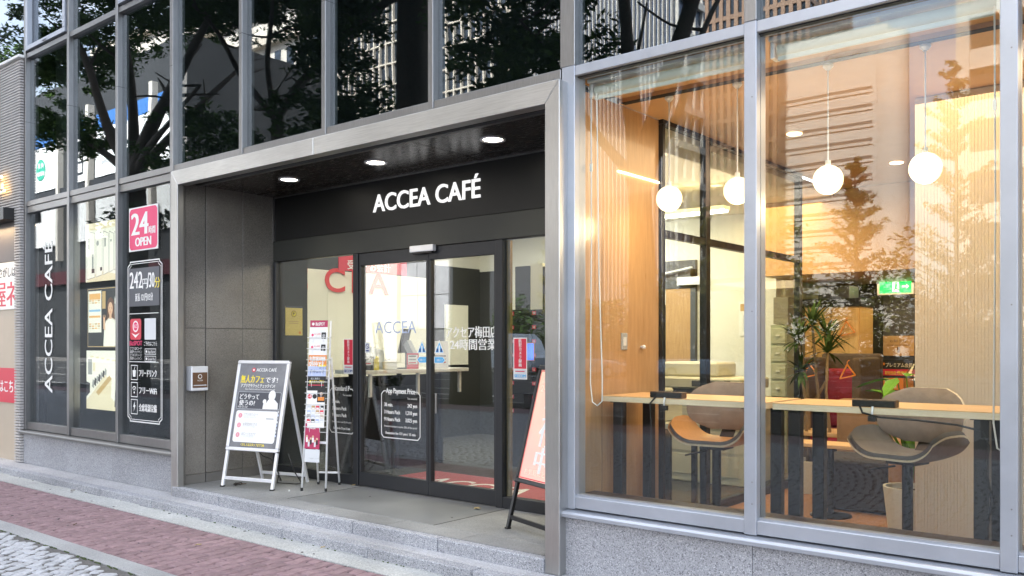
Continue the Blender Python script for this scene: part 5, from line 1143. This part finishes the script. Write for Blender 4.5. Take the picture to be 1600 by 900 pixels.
def chair(x, y, rz, label, ply):
    t = root('bar_chair', label, 'chair', (x, y, .165), rz, 'swivel chairs at the window counter'); n = 28
    def xz(a): # U profile
        s_ = max(-1, min(1, a)); xx = .295*math.sin(s_*1.35)/math.sin(1.35); k = max(0, abs(s_)-.25)/.75; return xx, .655+.165*k**1.9
    def shell(off, th, y0, y1, mat, edge):
        m = MB(mat, edge); vs = []; ny = 8
        for lay in (0, 1):
            for j in range(ny+1):
                v = j/ny; yy = y0+(y1-y0)*v
                for i in range(n+1):
                    a = -1+2*i/n; lim = 1-.16*(2*abs(v-.5))**3; xx, zz = xz(a*lim); zz += .03*(2*v-1)**2*.5+off+(th if lay else 0); xx *= (1-.05*off/.03) if off > 0 else 1
                    vs.append((xx*(.965 if lay and th > .015 else 1), yy, zz))
        N = (n+1)*(ny+1); fs = []; ed = []
        for j in range(ny):
            for i in range(n):
                a = j*(n+1)+i; fs.append((a, a+n+1, a+n+2, a+1)); b = a+N; fs.append((b, b+1, b+n+2, b+n+1))
        for i in range(n):
            ed.append((i, i+1, N+i+1, N+i)); a = ny*(n+1)+i; ed.append((a+1, a, N+a, N+a+1))
        for j in range(ny): a = j*(n+1); ed.append((a+n+1, a, N+a, N+a+n+1)); a += n; ed.append((a, a+n+1, N+a+n+1, N+a))
        m.add(vs, fs, mat); b = len(m.v); m.add(vs, ed, edge); return m
    shell(0, .013, -.22, .22, PLY if ply else UPH, PLYE).build('seat_shell', t, local=True, smooth=True); shell(.0145, .022, -.205, .205, PLY if ply else UPH2, UPH2).build('seat_pad', t, local=True, smooth=True)
    m = MB(UPH, PLYE); vs = []; nx, nz = 20, 12
    for lay in (0, 1):
        for j in range(nz+1):
            for i in range(nx+1):
                p_ = -1+2*i/nx; q = -1+2*j/nz; e = (1-abs(q)**2.6)**(1/2.6) if abs(q) < 1 else 0; xx = p_*.285*max(.42, e); thick = .045*(1-.75*max(abs(p_), abs(q))**3)
                zz = .925+q*.172; yy = .245-(xx/.285)**2*.11+(.02*q); vs.append((xx, yy-(thick if lay == 0 else -.012), zz))
    N = (nx+1)*(nz+1); fs = []
    for j in range(nz):
        for i in range(nx): a = j*(nx+1)+i; fs.append((a, a+1, a+nx+2, a+nx+1)); b = a+N; fs.append((b, b+nx+1, b+nx+2, b+1))
    m.add(vs, fs); ed = [(i, N+i, N+i+1, i+1) for i in range(nx)]+[(nz*(nx+1)+i, nz*(nx+1)+i+1, N+nz*(nx+1)+i+1, N+nz*(nx+1)+i) for i in range(nx)]+[(j*(nx+1), (j+1)*(nx+1), N+(j+1)*(nx+1), N+j*(nx+1)) for j in range(nz)]+[(j*(nx+1)+nx, N+j*(nx+1)+nx, N+(j+1)*(nx+1)+nx, (j+1)*(nx+1)+nx) for j in range(nz)]
    m.add(vs, ed, PLYE); m.build('backrest', t, local=True, smooth=True)
    m = MB(BLACKM); m.bar((0, .14, .66), (0, .24, .76), .10, .012); m.bar((0, .24, .75), (0, .255, .90), .10, .012); m.build('back_bracket', t, local=True)
    MB(BLACKM).tube([(0, 0, .02), (0, 0, .64)], .032, 18).build('pedestal', t, local=True, smooth=False); MB(BLACKM).lathe((0, 0, 0), [(.225, 0), (.225, .008), (.21, .016), (.05, .022), (.03, .05)], 28).build('base_disc', t, local=True); MB(BLACKM).box(-.09, .09, -.09, .09, .635, .653).build('seat_plate', t, local=True); m = MB(BLACKM); m.tube([(-.05, -.05, .62), (-.14, -.11, .60), (-.19, -.11, .585)], .007, 6); m.build('lever', t, local=True); return t
chair(-2.84, 1.14, R(4), 'bent plywood swivel chair with a taupe back at the left counter', True); chair(-1.565, 1.16, R(-14), 'grey upholstered swivel chair at the right counter before the slatted screen', False)
for x, lb in ((-2.80, 'left'), (-1.52, 'right')):
    o = root('power_strip', 'dark wooden power outlet box clamped on the '+lb+' counter', 'power outlet', (x, .40, 1.1965)); m = MB(DWOOD); m.prism([(x-.115, .345, 1.1965), (x+.115, .345, 1.1965), (x+.115, .345, 1.236), (x-.115, .345, 1.236)], (0, .07, 0)); m.build('housing', o, bevel=.004)
    bx('front_face', o, x-.11, x+.11, .341, .3445, 1.201, 1.232, BLACK)
    for q in (-.05, .0, .05): bx('socket', o, x+q-.012, x+q+.012, .365, .395, 1.2361, 1.2375, BLACK)
    m = MB(ALUW); m.tube([(x, .335, 1.20), (x, .325, 1.17), (x, .335, 1.12)], .006, 8); m.build('clamp', o); bx('clamp_knob', o, x-.02, x+.02, .315, .345, 1.12, 1.15, BLACK)
c = MB(BLACK); c.tube([(-2.87, .34, 1.20), (-2.90, .325, 1.16), (-2.895, .33, 1.0), (-2.90, .34, .75), (-2.92, .33, .50), (-2.90, .35, .17)], .006, 8); tag(c.build('electric_cable', loc=(-2.9, .33, .6), smooth=True), 'black cord hanging straight down from the left power box', 'cord')
c = MB(BLACK); c.tube([(-1.59, .34, 1.20), (-1.57, .325, 1.165), (-1.48, .325, 1.145), (-1.30, .328, 1.140), (-1.1, .33, 1.125), (-.985, .335, 1.10), (-.955, .34, 1.03), (-.965, .345, .9), (-.945, .35, .75), (-.965, .35, .6), (-.95, .36, .4), (-.96, .36, .17)], .006, 8); tag(c.build('electric_cable', loc=(-1.2, .33, .8), smooth=True), 'black cord running under the right counter and down beside its leg', 'cord')
# roller blinds and their cord loops
BLD = M('blind_pale_fabric', (.66, .68, .62), .7, var=.05, vs=4)
for x0, x1, lb in ((-3.235, -2.11, 'left'), (-2.01, -.86, 'right')):
    o = root('roller_blind', 'rolled up pale roller blind at the top of the '+lb+' cafe window', 'blind', ((x0+x1)/2, .16, 3.18)); MB(BLD).cyl((x0+.03, .17, 3.185), (x1-.02, .17, 3.185), .036, 20).build('roll', o, auto=True); bx('head_rail', o, x0, x1, .10, .20, 3.228, 3.25, ALUW)
    bx('bottom_bar', o, x0+.04, x1-.03, .128, .142, 3.118, 3.145, BLD, .004)
    for q in (x0+.01, x1-.01): bx('bracket', o, q-.012, q+.012, .13, .21, 3.14, 3.228, ALUW)
    xs_ = x0+.012 if lb == 'left' else x1-.03; zb_ = 1.145 if lb == 'left' else 1.02
    m = MB(WHITE); m.tube([(xs_, .128, 3.16), (xs_+.004, .126, 2.2), (xs_-.004, .126, zb_+.14), (xs_+.012, .126, zb_+.02), (xs_+.05, .126, zb_-.002), (xs_+.088, .126, zb_+.03), (xs_+.088, .126, zb_+.18), (xs_+.062, .127, 2.0), (xs_+.045, .128, 3.16)], .0042, 6); m.build('pull_cord', o, smooth=True); bx('cord_joint', o, xs_-.006, xs_+.010, .121, .131, 2.66, 2.71, WHITE)
# fittings and an imitated LED reflection on the veneer wall
o = root('wall_plate', 'white switch plate on the veneer wall beside the window', 'switch', (-3.33, .80, 1.6)); bx('plate', o, -3.3345, -3.328, .66, .74, 1.50, 1.62, GREYP, .003); bx('switch', o, -3.3278, -3.325, .68, .72, 1.53, 1.59, LGREY)
vw = bpy.data.objects['veneer_wall']; MB(ALUW).ball((-3.31, .93, 1.52), .016, 14).cyl((-3.334, .93, 1.52), (-3.32, .93, 1.52), .01, 10).build('knob', vw, smooth=True); bx('door_joint', vw, -3.3352, -3.334, .42, .424, .2, 2.4, BLK)
strip = bx('led_reflection_strip', None, -3.3345, -3.325, .62, 1.18, 2.745, 2.757, DLC); tag(strip, 'thin glowing strip imitating an LED reflection on the veneer wall', 'reflection streak'); strip['kind'] = 'thing'  # no lamp here: glowing strip imitates LED light reflected in the veneer
# plants
def blades(m, c, n, ln, w_, rs, droop=.5, el=(.1, 1.3), seg=5):
    for i in range(n):
        a = rs.uniform(0, 6.283); e = rs.uniform(*el); L_ = ln*rs.uniform(.65, 1.1); d = Vector((math.cos(a)*math.cos(e), math.sin(a)*math.cos(e), math.sin(e))); s_ = Vector((-math.sin(a), math.cos(a), 0)); vs = []; p_ = Vector(c)
        for k in range(seg+1):
            t = k/seg; wd = w_*(math.sin(math.pi*min(1, .15+.85*t))**.7 if t < 1 else .02); vs += [p_-s_*wd, p_+s_*wd]; dd = (d-Z*droop*t*1.3).normalized(); p_ = p_+dd*L_/seg
        m.add(vs, [(2*k, 2*k+1, 2*k+3, 2*k+2) for k in range(seg)])
DRC = leafm('dracaena_leaf', (.06, .11, .03), (.025, .05, .015)); BRT = leafm('bright_leaf', (.16, .34, .04), (.08, .20, .03)); POT = M('pot_cream', (.62, .58, .47), .6, var=.05, vs=4); SOIL = M('pot_soil', (.10, .05, .03), .95, var=.4, vs=60)
dp = root('dracaena_plant', 'tall dracaena with spiky dark leaves behind the right counter', 'plant', (-3.06, 3.5, .165)); rs = random.Random(5); m = MB(M('dracaena_stem', (.30, .20, .10), .8, var=.3, vs=20)); hd = []
for (ex, ey, ez, bx_) in ((.02, 0, 1.55, .1), (-.15, .1, 1.40, -.05), (.18, -.05, 1.30, .2), (-.05, -.1, 1.12, .0), (.12, .1, 1.46, -.1)):
    m.tube([(ex*.2, ey*.2, .28), (bx_, ey, ez*.45), (ex*.7+.04, ey, ez*.72), (ex, ey, ez)], [.02, .017, .014, .012], 7); hd.append((ex, ey, ez))
m.build('stem', dp, local=True, smooth=True); m = MB(DRC)
for h_ in hd: blades(m, h_, 34, .31, .014, rs, .55, (-.35, 1.35))
m.build('foliage', dp, local=True); MB(POT).lathe((0, 0, 0), [(.001, 0), (.14, 0), (.18, .30), (.16, .30), (.15, .26)], 26).build('pot', dp, local=True, smooth=False); MB(SOIL).lathe((0, 0, .25), [(.155, 0), (.001, .02)], 20).build('soil', dp, local=True)
gp_ = root('potted_plant', 'bright green leafy plant in a cream pot beside the slatted screen', 'plant', (-1.78, 2.05, .165)); rs = random.Random(9); m = MB(BRT); st_ = MB(BRT)
for i in range(26):
    a = rs.uniform(0, 6.283); h_ = rs.uniform(.35, .82); e = Vector((math.cos(a)*.2*rs.random()-.06, math.sin(a)*.16*rs.random(), .34+h_)); st_.tube([(0, 0, .34), (e.x*.4, e.y*.4, .34+h_*.6), e], [.008, .006, .004], 5); d = Vector((math.cos(a), math.sin(a), rs.uniform(-.5, .5))).normalized(); s_ = d.cross(Z).normalized(); L_ = rs.uniform(.14, .24); W2 = L_*.30
    m.add([e, e+d*L_*.3+s_*W2, e+d*L_*.7+s_*W2*.8-Z*.02, e+d*L_-Z*.05, e+d*L_*.7-s_*W2*.8-Z*.02, e+d*L_*.3-s_*W2], [(0, 1, 2, 3), (0, 3, 4, 5)])
m.build('foliage', gp_, local=True); st_.build('stem', gp_, local=True, kind='stuff'); MB(POT).lathe((0, 0, 0), [(.001, 0), (.15, 0), (.19, .36), (.172, .36), (.165, .32)], 28).build('pot', gp_, local=True); MB(SOIL).lathe((0, 0, .32), [(.168, 0), (.001, .02)], 22).build('soil', gp_, local=True)
# booth sofa, cabinets, exit sign and posters at the back
sf = root('booth_sofa', 'high backed booth sofa with dark red cushions at the back of the cafe', 'sofa', (-3.3, 5.3, .165)); SFB = M('booth_brown_fabric', (.11, .075, .05), .85, var=.2, vs=20); SFR = M('booth_red_cushion', (.33, .012, .04), .7, var=.2, vs=10, bump=.2, bs=120)
bx('back_shell', sf, -3.66, -3.0, 5.42, 5.52, .17, 1.44, SFB, .03, seg=3); bx('side_shell', sf, -3.10, -3.0, 4.75, 5.415, .17, 1.40, SFB, .03, seg=3); bx('side_shell', sf, -3.68, -3.58, 4.75, 5.415, .17, 1.40, SFB, .03, seg=3); bx('back_cushion', sf, -3.57, -3.11, 5.28, 5.418, .62, 1.27, SFR, .04, seg=3); bx('seat_cushion', sf, -3.57, -3.11, 4.8, 5.4, .45, .61, SFR, .03, seg=3); bx('plinth', sf, -3.57, -3.11, 4.85, 5.4, .17, .448, BLACK)
bt = root('booth_table', 'small orange wood table in front of the booth sofa', 'table', (-2.75, 3.7, .165)); bx('top', bt, -3.15, -2.35, 3.35, 3.85, .70, .735, WOODT, .003); MB(BLACKM).cyl((-2.75, 3.6, .17), (-2.75, 3.6, .70), .03, 14).build('pedestal', bt); MB(BLACKM).lathe((-2.75, 3.6, .165), [(.2, 0), (.2, .012), (.03, .03)], 24).build('base_disc', bt)
ls = root('lounge_sofa', 'tan lounge sofa low behind the left end of the right counter', 'sofa', (-2.3, 3.1, .165)); SFT = M('lounge_tan_fabric', (.34, .20, .11), .8, var=.15, vs=12, bump=.15, bs=150)
bx('back', ls, -2.74, -1.99, 3.25, 3.38, .17, 1.06, SFT, .05, seg=3); bx('arm', ls, -2.12, -1.98, 2.62, 3.245, .17, .80, SFT, .06, seg=4); bx('seat', ls, -2.74, -2.125, 2.72, 3.245, .17, .60, M('lounge_dark_seat', (.03, .024, .022), .8, var=.2, vs=9), .04, seg=3)
st2 = root('side_table', 'small orange wood side table by the tan lounge sofa', 'table', (-2.5, 2.5, .165)); bx('top', st2, -2.80, -2.28, 2.32, 2.60, .72, .75, WOODT, .003); MB(BLACKM).cyl((-2.5, 2.46, .17), (-2.5, 2.46, .72), .025, 12).build('pedestal', st2); MB(BLACKM).lathe((-2.5, 2.46, .165), [(.16, 0), (.16, .012), (.03, .03)], 24).build('base_disc', st2)
cbn = root('oak_cabinet', 'tall pale oak cabinet with a black top at the back of the cafe', 'cabinet', (-3.7, 6.4, .165)); OAK = wood('cabinet_oak', (.70, .46, .18), (.60, .38, .14), (5, 5, .6), .4, 7)
bx('body', cbn, -4.15, -3.48, 6.2, 6.7, .17, 2.0, OAK); bx('top', cbn, -4.17, -3.46, 6.18, 6.7, 2.001, 2.10, BLACK); bx('door', cbn, -4.14, -3.83, 6.18, 6.199, .2, 1.98, OAK, .003); bx('door', cbn, -3.81, -3.49, 6.18, 6.199, .2, 1.98, OAK, .003); bx('label', cbn, -3.80, -3.72, 6.172, 6.179, 1.72, 1.83, WHITE)
sb = bx('storage_box', None, -4.0, -3.62, 6.25, 6.6, 2.102, 2.26, DGREY, .004, loc=(-3.8, 6.4, 2.1)); tag(sb, 'dark grey storage box on top of the oak cabinet', 'box')
EXG = lamp('exit_green', (.005, .75, .10), .28); EXW = lamp('exit_white', (.8, 1, .85), .18)
ex = root('exit_sign', 'glowing green and white exit sign below the soffit', 'exit sign', (-3.25, 6.85, 2.24)); bx('housing', ex, -3.48, -3.05, 6.86, 6.92, 2.16, 2.37, WHITE, .004); p = Print((-3.45, 6.858, 2.18), X, Z); p.rect(0, 0, .38, .16, EXG, 1); p.rect(.155, .012, .08, .135, EXW, 2); p.circ(.20, .125, .011, EXG, 4, 10); p.poly([(.18, .05), (.205, .05), (.215, .11), (.19, .115)], EXG, 4); p.poly([(.16, .02), (.175, .02), (.20, .055), (.185, .06)], EXG, 4); p.poly([(.20, .055), (.23, .03), (.235, .04), (.21, .065)], EXG, 4); p.poly([(.27, .07), (.27, .09), (.32, .09), (.32, .11), (.35, .08), (.32, .05), (.32, .07)], EXW, 2); p.build('legend', parent=ex)
for x in (-3.4, -3.13): MB(WHITE).cyl((x, 6.89, 2.37), (x, 6.89, 2.325), .006, 6)
dk = bx('dark_rear_door', None, -3.46, -2.2, 7.05, 7.095, .17, 2.30, DGREY, loc=(-3, 7.07, .17)); tag(dk, 'dark grey door leaf at the back under the exit sign', 'door')
p = Print((-3.44, 6.98, 1.40), X, Z, .004).sheet(.37, .25, TAN); p.text('お知らせ', .08, .17, .04, BROWNP, 2, fit=.2); p.rect(.04, .13, .28, .006, BROWNP); p.rect(.17, .04, .03, .07, BROWNP); p.build('wall_poster', 'tan notice on the dark rear door below the exit sign', 'poster')
p = Print((-3.46, 6.98, .95), X, Z, .004).sheet(.42, .40, BLK); p.text('プレミアム会員', .05, .31, .06, CREAM, 2, fit=.32, strike=.001); p.rect(.0, .20, .42, .08, RED, 1); p.text('初回会費無料!', .04, .215, .05, YEL, 2, fit=.3, strike=.001); p.rect(.02, .02, .36, .15, ORNG, 1); p.rect(.04, .04, .14, .11, CREAM, 2); p.rect(.01, .33, .03, .03, ORNG, 2); p.build('wall_poster', 'black and red premium member poster on the dark rear door', 'poster')
for (x, z, dx, lb) in ((-3.53, 1.33, .0, 'left orange triangular hanger hooked on the booth'), (-3.13, 1.33, .04, 'right orange triangular hanger hooked on the booth'), (-3.62, 1.82, 0, 'pale orange hanger on the oak cabinet door')):
    y = 4.72 if z < 1.5 else 6.14; s_ = 1 if z < 1.5 else 1.2; m = MB(ORNG); A_ = Vector((x, y, z)); b_ = A_+Vector((-.075*s_, 0, -.15*s_)); c_ = A_+Vector((.085*s_, 0, -.11*s_))
    for q, r_ in ((A_, b_), (b_, c_), (c_, A_)): m.bar(q, r_, .016, .012)
    m.tube([A_, A_+Z*.03, A_+Vector((.015, .02, .045))], .004, 6); tag(m.build('coat_hanger', loc=tuple(A_)), lb, 'hanger')
wd_ = root('water_dispenser', 'clear stacked water bottles beside the slatted screen', 'water bottle', (-2.02, 4.6, .165)); WTR = glassm('bottle_plastic', .12, (.80, .86, .88)); m = MB(WTR); m.lathe((-2.42, 4.6, .95), [(.001, 0), (.10, 0), (.115, .03), (.115, .12), (.10, .14), (.115, .16), (.115, .28), (.10, .30), (.06, .36), (.03, .40)], 24); m.build('bottle', wd_, smooth=True); bx('cabinet', wd_, -2.56, -2.28, 4.46, 4.74, .17, .945, WHITE, .01)
